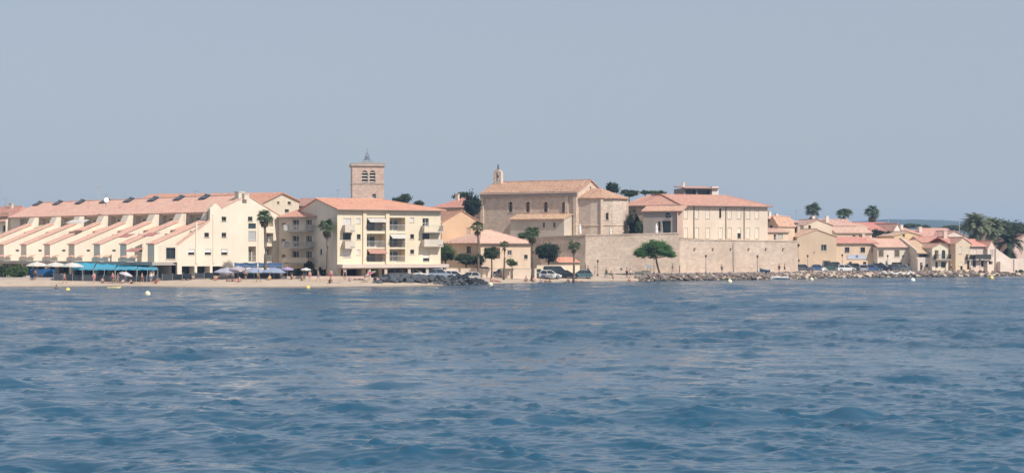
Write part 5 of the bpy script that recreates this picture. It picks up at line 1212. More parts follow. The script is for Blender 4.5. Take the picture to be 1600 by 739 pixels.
person(384, 254, 'stand', 'person in dark shorts standing below the dark blue awning', 0, BLK, None)
person(404, 251, 'walk', 'tanned person walking under the tall fan palm', 2, (.3, .2, .1), None, rz=1.2)
person(421, 255, 'sit', 'person in yellow seated near the tall fan palm', 1, YEL, YEL)
person(439, 258, 'stand', 'person in white standing left of the lavender parasol', 1, WHT, WHT)
person(456, 257.5, 'sit', 'person in dark top seated under the lavender parasol', 0, BLK, NAV)
person(472, 255, 'sit', 'person in green seated left of the small white parasol', 0, GRN, GRN)
person(484, 253, 'stand', 'person in pink standing right of the small white parasol', 1, PINK, PINK)
person(497, 254, 'walk', 'bare-chested person walking before the shaded gable wall', 0, BLU, None, rz=1.5)
person(516, 250.5, 'sit', 'person in black seated at the water edge before the fan palm', 2, BLK, BLK)
person(517, 256, 'stand', 'person in pink shirt behind the seated one in black', 1, RED, PINK)
person(539, 256, 'stand', 'person in dark clothes before the apartment shops', 0, BLK, BLK)
person(547, 255, 'sit', 'person in lilac seated before the apartment shops', 1, LIL, LIL)
person(561, 258, 'lie', 'person lying on the sand before the apartment shops', 0, NAV, None, rz=1.5)
person(576, 257, 'stand', 'person in green shorts left of the striped parasol', 0, GRN, None)
person(590, 253.5, 'sit', 'person in pink seated under the striped parasol', 1, PINK, PINK)
person(769, 270, 'sit', 'person in pink seated right of the dark boulders', 1, PINK, PINK)
person(774, 271, 'lie', 'person lying on the sand right of the dark boulders', 0, RED, None, rz=1.5)
person(822, 276, 'sit', 'person in grey seated before the bushy palm', 0, BLK, (.25, .25, .27))
person(834, 277, 'sit', 'person in pink and dark trousers seated before the bushy palm', 1, GRN, PINK)
person(846, 277, 'sit', 'person in lilac seated between the two beach groups', 1, LIL, LIL)
person(853, 276, 'sit', 'person in dark clothes seated before the dark van', 0, BLK, BLK)
person(859, 276.5, 'sit', 'person in brown seated beside the one in dark clothes', 2, BLK, (.2, .14, .1))
person(888, 281.2, 'sit', 'person in black seated alone near the small fan palm', 0, BLK, BLK)
person(907, 284, 'lie', 'person in red lying on the sand right of the small fan palm', 0, RED, None, rz=1.4)
person(919, 299, 'stand', 'person in dark blue standing at the foot of the rampart', 0, NAV, NAV)
person(930, 297, 'walk', 'person in pale clothes walking along the rampart foot', 1, WHT, (.6, .5, .42), rz=1.2)
person(947.5, 296, 'stand', 'person in dark green standing by the rampart benches', 0, BLK, GRN)
person(955, 295, 'sit', 'person in green seated by the rampart benches', 0, GRN, GRN, seat=.35)
person(979.5, 294.5, 'stand', 'person in black standing left of the umbrella pine', 0, BLK, BLK)
person(985, 294, 'stand', 'person in white shirt standing left of the umbrella pine', 1, NAV, WHT)
person(983.5, 287.8, 'sit', 'person in red on the sand edge left of the boulders', 1, RED, RED)
person(958, 288, 'stand', 'child-sized person in pink on the sand before the rampart', 1, PINK, PINK).scale = (.7, .7, .7)
person(1128, 309.5, 'stand', 'person in grey-blue standing on the promenade under the rampart', 0, (.1, .12, .16), (.15, .18, .22))
person(1217.5, 318, 'stand', 'person in black standing left in the pair near the rampart end', 0, BLK, BLK)
person(1226, 318.5, 'walk', 'person in dark clothes walking right in the pair near the rampart end', 0, BLK, BLK, rz=1.3)
person(1440, 344, 'stand', 'person in black at the door of the sloped roof house', 0, BLK, BLK)
person(1447, 342.5, 'sit', 'person in dark blue seated on the quay before the sloped roof house', 0, NAV, NAV)
person(88, 236.5, 'stand', 'dark-haired swimmer with shoulders out of the water left of the yellow buoy', 2, BLK, NAV, z=-1.25)
person(1486, 345, 'stand', 'person in grey standing before the brown link wall', 0, BLK, (.35, .36, .38))
person(1051, 309, 'walk', 'person in grey walking on the promenade right of the umbrella pine', 0, (.3, .28, .26), (.34, .3, .3), rz=-1.2)

# ------------------------------------------------------------------ cars
def car_proto(kind):
    L, W, H, bel = {'hatch': (4.0, 1.72, 1.46, .86), 'sedan': (4.4, 1.76, 1.42, .86), 'suv': (4.4, 1.82, 1.68, 1.0), 'van': (4.9, 1.9, 1.95, 1.08)}[kind]
    l = L / 2; w = W / 2; parts = []
    side = [(-l, .32), (-l + .05, bel - .06), (-l + .25, bel), (l * .42, bel), (l - .35, bel - .14), (l - .04, bel - .32), (l, .34), (l - .2, .22), (-l + .2, .22)]
    if kind == 'sedan': side[2] = (-l + .2, bel + .02)
    b = MB(); n = len(side); vs = []
    for s, y in ((.93, -w), (1, -w * .93), (1, w * .93), (.93, w)): vs += [(x * (1 if abs(y) < w else .985), y, .5 + (z - .5) * s) for x, z in side]
    fs = [tuple(range(n)), tuple(range(3 * n, 4 * n))[::-1]]
    for k in range(3): fs += [(k * n + i, k * n + n + i, k * n + n + (i + 1) % n, k * n + (i + 1) % n) for i in range(n)]
    b.add(vs, fs); parts.append(('body', b, 'paint', None))
    r0, r1, f1, f0 = {'hatch': (-l + .12, -l + .5, l * .12, l * .5), 'sedan': (-l + .75, -l + 1.25, l * .1, l * .48), 'suv': (-l + .1, -l + .35, l * .12, l * .48), 'van': (-l + .08, -l + .2, l * .3, l * .66)}[kind]
    g = MB(); q = w * .93; t = w * .76
    g.add([(r0, -q, bel - .01), (f0, -q, bel - .01), (f0, q, bel - .01), (r0, q, bel - .01), (r1, -t, H - .05), (f1, -t, H - .05), (f1, t, H - .05), (r1, t, H - .05)], [(0, 1, 5, 4), (1, 2, 6, 5), (2, 3, 7, 6), (3, 0, 4, 7), (4, 5, 6, 7)])
    parts.append(('windows', g, 'glass', None))
    r = MB(); r.add([(r1 - .08, -t - .03, H - .09), (f1 + .1, -t - .03, H - .09), (f1 + .1, t + .03, H - .09), (r1 - .08, t + .03, H - .09), (r1 + .08, -t + .1, H), (f1 - .1, -t + .1, H), (f1 - .1, t - .1, H), (r1 + .08, t - .1, H)], [(0, 1, 5, 4), (1, 2, 6, 5), (2, 3, 7, 6), (3, 0, 4, 7), (4, 5, 6, 7), (3, 2, 1, 0)])
    for sx in (-1, 1):
        for (xa, xb) in ((r0, r1), ((r0 + f0) / 2 - .05, (r1 + f1) / 2 - .05), (f0, f1)): r.path([(xa, sx * (q + .005), bel - .02), (xb, sx * (t + .012), H - .07)], [.045, .04], 5)
    parts.append(('roof', r, 'paint', None))
    for x in (-l * .62, l * .64):
        for s in (-1, 1):
            t_ = MB(); t_.tube((x, s * (w - .2), .31), (x, s * (w + .015), .31), .31, .31, 14); parts.append(('wheel', t_, 'tyre', None)); k = MB(); k.tube((x, s * (w + .01), .31), (x, s * (w + .022), .31), .19, .19, 10); parts.append(('rim', k, 'rim', 'wheel'))
    for s in (-1, 1):
        k = MB(); k.box((l - .1, s * w * .72, bel - .3), (.18, .3, .14)); parts.append(('headlight', k, 'lamp', None)); k = MB(); k.box((-l + .04, s * w * .78, bel - .2), (.1, .2, .2)); parts.append(('tail_light', k, 'tail', None))
    out = []
    for nm, mb, m, par in parts:
        me = mb.mesh(nm, {'paint': plain((.5, .5, .5), .3, .5), 'glass': glass((.03, .035, .04), .08), 'tyre': plain((.02, .02, .02), .8), 'rim': plain((.4, .4, .42), .35, .5, .6), 'lamp': plain((.7, .7, .68), .2), 'tail': plain((.3, .02, .02), .3)}[m]); out.append((nm, me, m, par))
    return out
CARS = {k: car_proto(k) for k in ('hatch', 'sedan', 'suv', 'van')}
def car(px, Y, kind, c, label, rz=0, grp='cars parked along the waterfront'):
    g = gpt(px, Y); g.z += .0; o = thing('parked_car', label, 'car', g, grp, rz); last = None
    k = ('car', c)
    if k not in MATS: n = N('car_paint'); MATS[k] = n.out(c, .28, .5); n.b.inputs['Coat Weight'].default_value = .6
    for nm, me, m, par in CARS[kind]:
        ob = addobj(nm, me, None, last if par else o)
        if nm == 'wheel': last = ob
        if m == 'paint': ob.material_slots[0].link = 'OBJECT'; ob.material_slots[0].material = MATS[k]
CW, CS, CB, CK, CG, CD, CBL = (.72, .72, .70), (.40, .42, .45), (.16, .25, .38), (.02, .02, .025), (.05, .10, .08), (.10, .11, .12), (.06, .12, .24)
for px, Y, kd, c, lb, rz in (
    (622, 266.5, 'hatch', CS, 'silver hatchback parked first behind the dark boulders near the striped parasol', .1),
    (649, 267, 'sedan', CW, 'white saloon parked behind the dark boulders under the apartment canopy', 0),
    (669, 269.5, 'hatch', CB, 'grey-blue hatchback behind the white saloon under the canopy', 3.2),
    (688, 267.5, 'suv', (.30, .36, .44), 'pale blue tall car at the apartment canopy end', .05),
    (711, 269, 'hatch', CW, 'white hatchback before the garden wall of the villa', 0),
    (732, 268.5, 'hatch', (.62, .58, .50), 'cream hatchback beside the thin palm trunk', 3.1),
    (760, 281, 'suv', CK, 'black tall car parked before the villa garage', 0),
    (779, 282, 'hatch', CD, 'dark grey hatchback between the black tall car and the white cars', 1.3),
    (791, 284.5, 'hatch', CW, 'white hatchback parked below the slim villa palm', .1),
    (809, 285, 'sedan', CW, 'white saloon beside the slim villa palm', 3.14),
    (824, 287.5, 'hatch', CG, 'dark green hatchback just left of the bushy palm trunk', 0),
    (842, 288.5, 'hatch', CS, 'silver hatchback just right of the bushy palm trunk', .1),
    (870, 291, 'van', (.03, .05, .045), 'long dark green van before the cream parking wall', 0),
    (859, 286.5, 'hatch', CW, 'white hatchback parked in front of the dark green van', .1),
    (885, 290, 'sedan', CK, 'black saloon at the end of the cream parking wall', 0),
    (908, 291.5, 'hatch', (.08, .16, .17), 'dark teal hatchback right of the small fan palm', 3.14),
    (1256, 337, 'hatch', CD, 'dark grey hatchback at the rampart corner', 0),
    (1278, 338.5, 'sedan', CBL, 'dark blue saloon before the ochre gable house', 0),
    (1304, 338.5, 'van', (.06, .12, .095), 'green van before the ochre garage doorway', 0),
    (1322, 335.5, 'hatch', CW, 'white hatchback in front of the peach sign house', .1),
    (1338, 337.5, 'suv', (.06, .065, .045), 'dark olive tall car under the pale sign board', 0),
    (1349, 334.5, 'hatch', CS, 'silver hatchback turned nose-out before the peach sign house', 1.4),
    (1361, 337.5, 'sedan', CBL, 'blue saloon at the corner of the peach sign house', 0),
    (1377, 339, 'suv', CK, 'black tall car before the first brown shutters', 0),
    (1391, 340, 'hatch', CD, 'dark hatchback before the white shutter house garage', 3.14),
    (1411, 340.5, 'hatch', (.14, .16, .16), 'grey hatchback right of the white shutter house garage', 0)): car(px, Y, kd, c, lb, rz)

# ------------------------------------------------------------------ parasols, awnings, restaurant furniture
def parasol(px, Y, r, h, cols, label, tilt=0, group=None, name='parasol', base_z=None):
    g = gpt(px, Y); o = thing(name, label, 'parasol', g, group); o.rotation_euler = (0, tilt, 0); n = 8
    p = MB(); p.tube((0, 0, 0), (0, 0, h + .12), .03, .025, 6); p.build('pole', plain((.6, .58, .55)), o, origin=(0, 0, 0))
    f = MB(); f.lathe((0, 0, 0), [(.25, 0), (.25, .08), (.06, .12)], 10); f.build('foot', plain((.35, .33, .3)), o, origin=(0, 0, 0))
    for i in range(n):
        a0, a1 = 2 * math.pi * i / n, 2 * math.pi * (i + 1) / n; am = (a0 + a1) / 2
        pt = lambda a, q, z: Vector((math.cos(a) * r * q, math.sin(a) * r * q, z))
        c = MB(); dz = r * .32; c.add([(0, 0, h), pt(a0, .55, h - dz * .42), pt(am, .53, h - dz * .46), pt(a1, .55, h - dz * .42), pt(a0, 1, h - dz), pt(am, .95, h - dz * 1.02), pt(a1, 1, h - dz), pt(a0, 1, h - dz - .16), pt(am, .95, h - dz - .18), pt(a1, 1, h - dz - .16)], [(0, 1, 2), (0, 2, 3), (1, 4, 5, 2), (2, 5, 6, 3), (4, 7, 8, 5), (5, 8, 9, 6)]); c.build('canopy_panel', cloth(cols[i % len(cols)], .3), o, origin=(0, 0, 0))
WC = (.80, .77, .70)
for px, lb in ((58.0, 'large white terrace parasol over the blue booth'), (87, 'large white terrace parasol in the middle of three'), (113, 'large white terrace parasol touching the teal awnings')): parasol(px, 259, 1.75, 2.75, [WC], lb)
parasol(193, 254.5, 1.05, 1.75, [(.75, .72, .74), (.70, .62, .68)], 'small white beach parasol tilted on the sand before the teal awnings', .25)
parasol(449, 258, .95, 1.85, [(.42, .36, .55)], 'lavender parasol on the sand before the dark hedge')
parasol(478, 258.5, .8, 1.75, [(.78, .76, .72)], 'small white parasol on the sand before the dark hedge')
parasol(584.5, 254, 1.0, 1.75, [(.66, .14, .24), (.78, .74, .66), (.62, .18, .26), (.30, .45, .25)], 'pink white and green striped beach parasol tilted beside the dark boulders', -.5)
parasol(355, 258, 2.1, 1.8, [(.54, .54, .64)], 'pale lavender parasol at the end of the arcade')
parasol(372, 257.5, 1.5, 2.0, [(.56, .50, .56)], 'pinkish parasol between the lavender ones')
parasol(397, 258, 2.1, 1.8, [(.40, .46, .60)], 'pale blue parasol under the dark blue awning edge')
parasol(428, 258, 2.1, 1.8, [(.38, .45, .60)], 'second pale blue parasol beside the tall palm trunk')
def awning(label, bl, br, fl, fr, c, posts=True, waves=3, name='awning', grp=None):
    """fabric stretched from a back edge (bl-br) to a front edge (fl-fr), sagging between its bars, with a hanging front"""
    o = thing(name, label, 'awning', ((bl + br + fl + fr) / 4) * Vector((1, 1, 0)) + Vector((0, 0, .9)) if False else Vector((*(((bl + br + fl + fr) / 4).to_2d()), .95)), grp)
    mb = MB(); nu, nv = 4 * waves, 5; vs = []; fs = []
    for j in range(nv + 1):
        for i in range(nu + 1):
            u, v = i / nu, j / nv; p = bl.lerp(br, u).lerp(fl.lerp(fr, u), v); sag = .16 * abs(math.sin(math.pi * u * waves)) * math.sin(math.pi * min(1, v + .25)) + .12 * math.sin(math.pi * v); vs.append(p - Vector((0, 0, sag)))
    for i in range(nu + 1): vs.append(vs[nv * (nu + 1) + i] - Vector((0, 0, .28 + .05 * math.sin(i * 2.1))))
    for j in range(nv + 1):
        for i in range(nu): k = j * (nu + 1) + i; fs.append((k, k + 1, k + nu + 2, k + nu + 1))
    mb.add(vs, fs); mb.build('canopy', cloth(c, .2), o, True)
    fb = MB(); fb.tube(fl, fr, .04, .04, 6); fb.build('front_bar', STEEL, o)
    if posts:
        for i in range(waves + 1):
            p = fl.lerp(fr, i / waves); q = MB(); q.tube(Vector((p.x, p.y, ground(p.x, p.y) - .1)), p, .05, .05, 6); q.build('post', plain((.30, .30, .30)), o)
TEALC = (.09, .46, .64)
xs = [112, 146, 180, 214, 247]; names = ['teal fabric awning next to the white parasols', 'second teal fabric awning from the white parasols', 'third teal fabric awning from the white parasols', 'teal fabric awning ending at the terrace pillar']
for i in range(4):
    a, b = xs[i] + .5, xs[i + 1] - .5; Yb = lambda x: 276 - (x - 112) * .085; awning(names[i], PW(a + 6, 409.5, Yb(a)), PW(b + (5 if i < 3 else -8), 408.5, Yb(b)), PW(a, 419, 258.5), PW(b, 419, 258.5), TEALC, waves=2)
NB = (.07, .14, .28)
awning('dark blue awning left half under the end wall bays', PW(366, 410, 266), PW(402, 410, 266), PW(366, 415.5, 262.5), PW(402, 415.5, 262.5), NB, waves=2)
awning('dark blue awning right half beside the tall fan palm', PW(404, 410, 267), PW(441, 410, 267), PW(404, 415.5, 262.5), PW(441, 415.5, 262.5), NB, waves=2)
# blue fabric booth between the parasols, low terrace wall, planters
def booth():
    g = gpt(64, 261); o = thing('beach_booth', 'bright blue fabric beach booth under the white parasol', 'booth', g); m = cloth((.05, .18, .42)); x0, x1 = XW(47, 261), XW(81, 261); z = g.z
    for a, b in ((x0, (x0 + x1) / 2 - .55), ((x0 + x1) / 2 + .35, x1)): p = MB(); p.box(((a + b) / 2, 261, z + .85), (b - a, .05, 1.3)); p.build('panel', m, o)
    p = MB(); p.box(((x0 + x1) / 2, 262.6, z + .8), (x1 - x0, .05, 1.3)); p.build('panel', m, o)
    for x in (x0, x1): p = MB(); p.box((x, 261.8, z + .85), (.05, 1.6, 1.3)); p.build('panel', m, o)
    p = MB(); p.box(((x0 + x1) / 2, 261.2, z + .35), (x1 - x0 - .2, .4, .7)); p.build('counter', plain((.3, .29, .28)), o)
booth()
freewall('terrace_wall', 'low grey wall separating the parasol terrace from the sand', [(-20, 257.5), (130, 258)], .32, .25, stucco((.5, .44, .4)))
freewall('beach_wall', 'low pinkish wall along the sand before the arcade and blue awnings', [(300, 260.5), (440, 260)], .45, .25, stucco((.62, .46, .38)))
freewall('beach_step', 'low pinkish wall along the sand before hedge and apartment shops', [(445, 259.5), (575, 260.5)], .4, .25, stucco((.66, .52, .44)))
def deck(pts, label):
    m = MB(); n = len(pts); P = [gpt(*p) for p in pts]; m.prism([Vector((p.x, p.y, .62)) for p in P], (0, 0, .45)); d = N('decking'); p = d.pos(); d.out(d.mix(d.ramp(d.noise(p, 1.2, 4), .3, .7), (.16, .14, .125), (.24, .21, .19)), .85, .2)
    tag(m.build('terrace_deck', d.m), label, kind='structure')
deck([(80, 257.4), (248, 257.2), (252, 263.5), (190, 269), (84, 270)], 'grey terrace deck under the parasols and teal awnings')
deck([(253, 259.2), (441, 259.2), (441, 263.5), (330, 263), (253, 262)], 'grey terrace deck before the arcade and blue awnings')
def windbreak(x0, x1, Y, label, h_=1.0, c=(.035, .04, .045)):
    a, b = gpt(x0, Y), gpt(x1, Y); o = thing('windbreak', label, 'windbreak', (a + b) / 2); n = max(1, round((b - a).length / 1.5)); rnd = random.Random(int(x0))
    for i in range(n):
        p, q = a.lerp(b, i / n), a.lerp(b, (i + 1) / n); z = ground(p.x, p.y); m = MB(); m.box(((p.x + q.x) / 2, (p.y + q.y) / 2, z + .1 + h_ * .45), ((q - p).length - .08, .03, h_ * .9 * rnd.uniform(.85, 1.05)), math.atan2(q.y - p.y, q.x - p.x)); m.build('panel', glass(c, .2) if i % 3 else plain(mul(c, 1.8), .7), o)
        m = MB(); m.tube(p, p + Vector((0, 0, h_ + .1)), .03); m.build('post', STEEL, o)
for a in ((84, 128, 257.2, 'dark windbreak panels below two white parasols'), (130, 178, 256.6, 'dark windbreak panels below the first two teal awnings'), (181, 245, 256.6, 'dark windbreak panels below the last two teal awnings'), (254, 300, 258.6, 'dark windbreak panels before the arcade pillars'), (304, 334, 259.5, 'dark windbreak panels under the three shop openings'), (366, 402, 258.6, 'dark windbreak panels under the left dark blue awning'), (405, 438, 258.6, 'dark windbreak panels under the right dark blue awning')): windbreak(*a)
def furniture():
    mt = plain((.5, .47, .42)); mc = plain((.10, .10, .11)); rnd = random.Random(4)
    def table(): 
        o = thing('cafe_table', 'small round cafe table on the restaurant terrace', 'table', (0, 0, 0), 'cafe tables under the awnings'); a = MB(); a.lathe((0, 0, .71), [(.4, 0), (.4, .04)], 12); a.build('tabletop', mt, o); b = MB(); b.tube((0, 0, 0), (0, 0, .71), .04); b.build('leg', mc, o); f = MB(); f.lathe((0, 0, 0), [(.26, 0), (.2, .04)], 10); f.build('foot', mc, o); return o
    def chair():
        o = thing('cafe_chair', 'dark cafe chair on the restaurant terrace', 'chair', (0, 0, 0), 'cafe chairs under the awnings'); a = MB(); a.box((0, 0, .45), (.44, .44, .05)); a.build('seat', mc, o); b = MB(); b.box((0, .21, .72), (.42, .04, .42)); b.build('backrest', mc, o)
        for x in (-.19, .19):
            for y in (-.19, .19): l = MB(); l.tube((x, y, 0), (x, y, .45), .02, .02, 5); l.build('leg', mc, o)
        return o
    T, C = table(), chair(); first = [True, True]
    spots = [(84, 260.5), (94, 262), (108, 261), (122, 260), (136, 261), (150, 260.3), (163, 261.5), (176, 260.3), (190, 261.2), (205, 260.4), (220, 261.2), (236, 260.6), (262, 261.5), (276, 263), (296, 263), (316, 263.5), (352, 260.5), (368, 260.8), (384, 261), (400, 260.6), (416, 261), (432, 260.6)]
    for px, Y in spots:
        where = next(w for lim, w in ((100, 'white terrace parasols'), (130, 'white parasol touching the teal awnings'), (147, 'first teal awning'), (181, 'second teal awning'), (214, 'third teal awning'), (248, 'teal awning at the terrace pillar'), (290, 'arcade slab behind the terrace pillar'), (330, 'arcade by the shop openings'), (378, 'lavender and pinkish parasols'), (408, 'pale blue parasol by the dark blue awning'), (999, 'pale blue parasol beside the tall palm')) if px < lim)
        g = gpt(px, Y); t = T if first[0] else copy_tree(T); first[0] = False; t.location = g; t['label'] = 'small round cafe table under the ' + where
        for s in (-1, 1): c = C if first[1] else copy_tree(C); first[1] = False; q = g + Vector((s * .72, rnd.uniform(-.2, .2), 0)); q.z = ground(q.x, q.y); c['label'] = 'dark cafe chair under the ' + where; c.location = q; c.rotation_euler = (0, 0, s * -1.57 + rnd.uniform(-.4, .4))
furniture()
TOW = [((.55, .12, .12), 'red towel on the sand below the lavender awning', 362, 252.2), ((.7, .68, .62), 'white towel on the sand before the arcade', 290, 257.2), ((.1, .3, .5), 'blue towel on the sand before the apartment shops', 561, 258.2), ((.6, .25, .3), 'pink towel on the sand right of the dark boulders', 774, 271.2), ((.6, .1, .1), 'red towel on the sand right of the small palm', 907, 284.2), ((.65, .5, .2), 'yellow towel on the sand near the seated pair by the white parasol', 212, 253), ((.5, .45, .5), 'grey towel beside the person in black at the water edge', 524, 251.5), ((.62, .3, .25), 'coral towel on the sand below the teal awnings', 168, 254.5)]
for c, lb, px, Y in TOW:
    g = gpt(px, Y); t = MB(); vs = []; n = 6
    for i in range(n + 1):
        for j in (-1, 1): x = (i / n - .5) * 1.8; vs.append((g.x + x, g.y + j * .42, ground(g.x + x, g.y + j * .42) + .05 + .025 * math.sin(i * 1.9 + j)))
    t.add(vs, [(2 * i, 2 * i + 2, 2 * i + 3, 2 * i + 1) for i in range(n)]); o = t.build('towel', cloth(c, .1), None, origin=g); tag(o, lb, 'towel', 'towels spread on the sand')

# ------------------------------------------------------------------ buoys, boats
def buoy(px, py, d, c, label):
    Y = 14300 / (py - HY); p = Vector((XW(px, Y), Y, 0)); o = thing('buoy', label, 'buoy', p, 'mooring buoys off the beach'); r = d / 2 / F * Y; b = MB()
    b.lathe(p, [(r * .3, -r * .9), (r * .8, -r * .5), (r, .0 + r * .15), (r * .93, r * .6), (r * .6, r * 1.05), (r * .2, r * 1.25)], 12); b.build('float', plain(c, .5), o, True)
    k = MB(); k.lathe(p + Vector((0, 0, r * 1.25)), [(r * .2, 0), (r * .2, r * .25), (r * .05, r * .3)], 8); k.build('mooring_eye', STEEL, o)
Y1, Y2 = (.80, .60, .18), (.80, .72, .50)
for a in ((106, 454.5, 8, Y1, 'yellow buoy off the white parasols'), (230.5, 460.5, 9.5, Y2, 'pale yellow buoy farther out off the terrace pillar'), (481, 450.5, 7.5, Y1, 'yellow buoy close to the beach below the small white parasol'), (766.5, 445.5, 7.5, Y2, 'pale buoy at the end of the dark boulders'), (1140, 441, 8, Y2, 'pale buoy below the middle of the rampart'), (1268, 437.5, 6.5, Y2, 'pale buoy below the ochre gable house'), (1426, 439.5, 8.5, (.78, .75, .66), 'whitish buoy below the white shutter house'), (1549, 435.5, 7.5, Y1, 'yellow buoy below the end gable house'), (1061, 437.6, 6, (.75, .55, .36), 'small orange-beige buoy against the boulders'), (1229.5, 436, 6, (.78, .76, .72), 'white buoy at the stern of the white motor boat')): buoy(*a)
def hull(o, p, L, Wd, H, c, rz, name='hull', sheer=.25):
    n = 9; vs = []; m = Matrix.Rotation(rz, 3, 'Z')
    for i in range(n):
        t = i / (n - 1); x = (t - .5) * L; w = Wd / 2 * (1 if t < .45 else max(.03, 1 - ((t - .45) / .55) ** 2)) * (.9 + .1 * min(1, t * 4)); zt = H * (1 + sheer * t * t); kx = x
        for (a, b) in ((-1, zt), (-.72, H * .25), (0, 0), (.72, H * .25), (1, zt), (.82, zt - .03), (.6, H * .45), (0, H * .35), (-.6, H * .45), (-.82, zt - .03)): vs.append(p + m @ Vector((kx, a * w, b)))
    fs = [(i * 10 + j, (i + 1) * 10 + j, (i + 1) * 10 + (j + 1) % 10, i * 10 + (j + 1) % 10) for i in range(n - 1) for j in range(10)] + [tuple(range(10))[::-1], tuple(range((n - 1) * 10, n * 10))]
    b = MB(); b.add(vs, fs); return b.build(name, c, o, True)
p = Vector((XW(1218, 304.5), 304.5, -.15)); p = Vector((XW(1219, 307), 307, -.15)); o = thing('motor_boat', 'small white motor boat moored against the boulders', 'boat', p)
hull(o, p, 3.4, 1.4, .62, plain((.76, .75, .72), .4), R(172)); b = MB(); b.box(p + Vector((1.35, -.05, .75)), (.28, .3, .55)); b.build('outboard_motor', plain((.5, .5, .52)), o); b = MB(); b.box(p + Vector((-.2, -.02, .5)), (.35, 1.1, .06)); b.build('thwart', plain((.5, .4, .28)), o); b = MB(); b.box(p + Vector((.1, -.66, .42)), (2.3, .03, .1), R(-8)); b.build('stripe', plain((.04, .07, .10)), o)
g = gpt(1195, 312.5); o = thing('rowing_boat', 'dark blue rowing boat pulled up on the promenade under the rampart', 'boat', g); hull(o, g + Vector((0, 0, .25)), 1.95, .9, .4, plain((.04, .10, .17), .5), R(180), sheer=.9); b = MB(); b.box(g + Vector((0, 0, .5)), (.2, .7, .04)); b.build('thwart', plain((.35, .25, .16)), o)
for dx in (-.5, .5): b = MB(); b.box(g + Vector((dx, 0, .14)), (.12, .8, .28)); b.build('chock', BROWN, o)
p = Vector((XW(179, 237), 237, .0)); o = thing('kayak', 'pale yellow kayak floating at the edge of the beach', 'kayak', p); hull(o, p - Vector((0, 0, .06)), 1.9, .6, .22, plain((.78, .66, .30), .5), R(3), sheer=.4); b = MB(); b.box(p + Vector((-.1, 0, .14)), (.4, .36, .05)); b.build('seat', BROWN, o)
for i, (px, Y, lb) in enumerate(((1381, 331.5, 'small white dinghy under a cover at the quay edge before the first brown shutters'), (1392.5, 332, 'white round-covered dinghy in the middle of three on the quay'), (1406, 333, 'pinkish white covered dinghy right of the other two on the quay'), (1422, 334.5, 'pale covered dinghy on the quay below the red awning'), (1287, 333, 'white upturned dinghy on the quay before the ochre garage'))):
    g = gpt(px, Y); o = thing('dinghy', lb, 'boat', g, 'covered dinghies along the quay'); hull(o, g + Vector((0, 0, .12)), 1.9, .95, .42, plain((.72, .68, .64), .5), R(160 + 20 * i)); c = MB(); c.lathe(g + Vector((0, 0, .5)), [(.62, 0), (.5, .22), (.25, .36), (.03, .4)], 10); c.build('cover', cloth((.76, .70, .66)), o, True)
    for dx in (-.35, .35): b = MB(); b.box(g + Vector((dx, 0, .1)), (.12, .7, .26)); b.build('chock', BROWN, o)

# ------------------------------------------------------------------ street furniture
def lamp(px, py, Y, label, base=None):
    g = gpt(px, Y) if base is None else base; zt = ZW(py, Y); o = thing('street_lamp', label, 'lamp post', g, 'lamp posts along the promenade'); dk = plain((.06, .065, .07), .5, .4)
    b = MB(); b.tube(g, Vector((g.x, g.y, zt - .4)), .07, .045, 7); b.build('pole', plain((.22, .21, .20)), o); b = MB(); b.lathe(g, [(.14, 0), (.14, .3), (.08, .45)], 8); b.build('base', dk, o)
    b = MB(); b.lathe(Vector((g.x, g.y, zt - .42)), [(.08, 0), (.2, .32), (.24, .36), (.12, .5), (.02, .56)], 8); b.build('lantern', dk, o)
for px, py, Y, lb in ((1022, 402, 301, 'dark lantern post beside the umbrella pine trunk'), (1103, 399, 308.5, 'dark lantern post against the middle of the rampart'), (1183.5, 399.5, 314, 'dark lantern post near the blue rowing boat'), (1262, 399, 336, 'dark lantern post before the ochre gable house'), (1316, 398, 337, 'dark lantern post left of the pale sign board'), (1387, 399, 338.5, 'dark lantern post between the brown shutters'), (1411, 399.5, 339, 'dark lantern post right of the brown shutters'), (1531, 404, 346, 'thin lantern post before the planted balcony'), (934, 407, 299, 'grey lantern post at the left foot of the rampart')): lamp(px, py, Y, lb)
def mast(px, py, Y, label):
    g = gpt(px, Y); zt = ZW(py, Y); o = thing('light_mast', label, 'mast', g); b = MB(); b.tube(g, Vector((g.x, g.y, zt)), .12, .05, 6); b.build('pole', plain((.42, .45, .48)), o); b = MB(); b.box((g.x, g.y, zt + .05), (1.3, .25, .18)); b.build('lamp_head', plain((.4, .43, .46)), o)
mast(153, 291.5, 335, 'thin tall light mast behind the pink terrace roof'); mast(1388, 325, 470, 'thin pale light mast behind the white hillside gable'); mast(1499, 320.5, 480, 'faint thin light mast left of the large date palm')
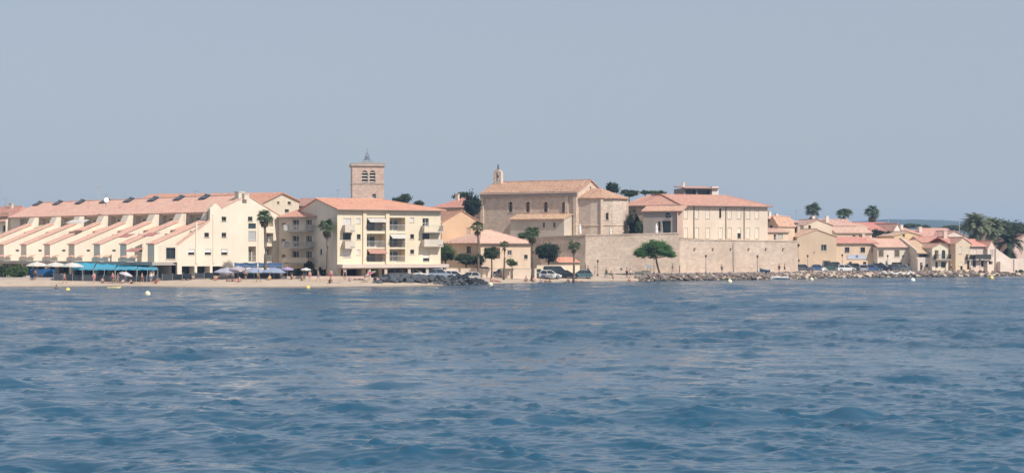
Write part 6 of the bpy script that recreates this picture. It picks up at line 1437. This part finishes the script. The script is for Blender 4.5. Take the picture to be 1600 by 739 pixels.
# board on a post near the pine, bin, bench
g = gpt(1014, 298); o = thing('notice_board', 'small pale blue notice board on posts before the rampart', 'sign', g); b = MB(); b.box(g + Vector((0, 0, 1.55)), (.75, .06, .5)); b.build('board', plain((.30, .42, .50)), o)
for dx in (-.3, .3): b = MB(); b.tube(g + Vector((dx, .04, 0)), g + Vector((dx, .04, 1.75)), .03); b.build('post', IRON, o)
g = gpt(970.5, 297.5); o = thing('round_sign', 'small dark round sign on a thin post before the rampart', 'sign', g); b = MB(); b.tube(g, g + Vector((0, 0, 1.5)), .03); b.build('post', plain((.5, .48, .45)), o); b = MB(); b.tube(g + Vector((0, -.03, 1.45)), g + Vector((0, -.06, 1.45)), .22, .22, 12); b.build('disc', GREENP, o)
for px, Y, lb in ((951, 294.8, 'dark green bench at the rampart foot before the person in green'), (999, 297, 'dark green bench near the umbrella pine'), (1009, 298.5, 'second dark green bench just left of the notice board')):
    g = gpt(px, Y); o = thing('bench', lb, 'bench', g, 'benches along the rampart foot')
    for i in range(3): b = MB(); b.box(g + Vector((0, -.16 + .16 * i, .44)), (1.6, .12, .04)); b.build('seat_slat', GREENP, o)
    for i in range(2): b = MB(); b.box(g + Vector((0, .26, .62 + .18 * i)), (1.6, .04, .12)); b.build('back_slat', GREENP, o)
    for dx in (-.65, .65): b = MB(); b.box(g + Vector((dx, 0, .21)), (.06, .46, .42)); b.build('leg', IRON, o)
# closed parasols before the white houses
for px, lb in ((1365, 'closed teal parasol beside the blue saloon'), (1385, 'closed teal parasol right of the black tall car')):
    g = gpt(px, 343); o = thing('closed_parasol', lb, 'parasol', g); b = MB(); b.tube(g, g + Vector((0, 0, 2.3)), .03); b.build('pole', STEEL, o); b = MB(); b.lathe(g + Vector((0, 0, 1.0)), [(.2, 0), (.22, .3), (.14, .9), (.03, 1.25)], 8); b.build('folded_canopy', cloth((.07, .20, .20)), o, True)
# television aerials and satellite dishes on the roofs
def aerial(px, py, Y, label, hgt=1.6):
    p = PW(px, py, Y); o = thing('roof_aerial', label, 'aerial', p, 'television aerials on the roofs'); m = plain((.25, .25, .26)); b = MB(); b.tube(p - Vector((0, 0, .6)), p + Vector((0, 0, hgt)), .03); b.build('mast', m, o)
    b = MB(); b.tube(p + Vector((-.5, .1, hgt - .1)), p + Vector((.5, -.1, hgt - .1)), .02); 
    for k in range(5): x = -.4 + .2 * k; b.tube(p + Vector((x - .05, -.3, hgt - .1)), p + Vector((x + .05, .3, hgt - .1)), .012)
    b.build('antenna', m, o)
for a in ((165, 318, 292, 'aerial beside the fourth solar heater on the terrace roof'), (305, 313, 272, 'aerial beside the last solar heater on the terrace roof'), (528, 311, 271, 'aerial on the orange apartment roof'), (1244, 340, 350, 'aerial on the rampart cottage roof'), (1313, 347, 388, 'aerial on the long pink hillside roof'), (1465, 373, 358, 'aerial on the wide red roof behind the link wall'), (8, 322, 336, 'aerial on the dull red roof beyond the terrace')): aerial(*a)
p = PW(166, 313, 292); o = thing('satellite_dish', 'white round satellite dish on the terrace roof ridge', 'satellite dish', p); b = MB(); b.tube(p - Vector((0, 0, 1.2)), p, .04); b.build('mast', STEEL, o); b = MB(); b.lathe(Vector((0, 0, 0)), [(.05, 0), (.3, .06), (.45, .16), (.46, .18), (.3, .09), (.02, .03)], 14)
d = b.build('dish', plain((.78, .78, .78)), o, True, origin=(0, 0, 0)); d.rotation_euler = (R(80), 0, R(25))
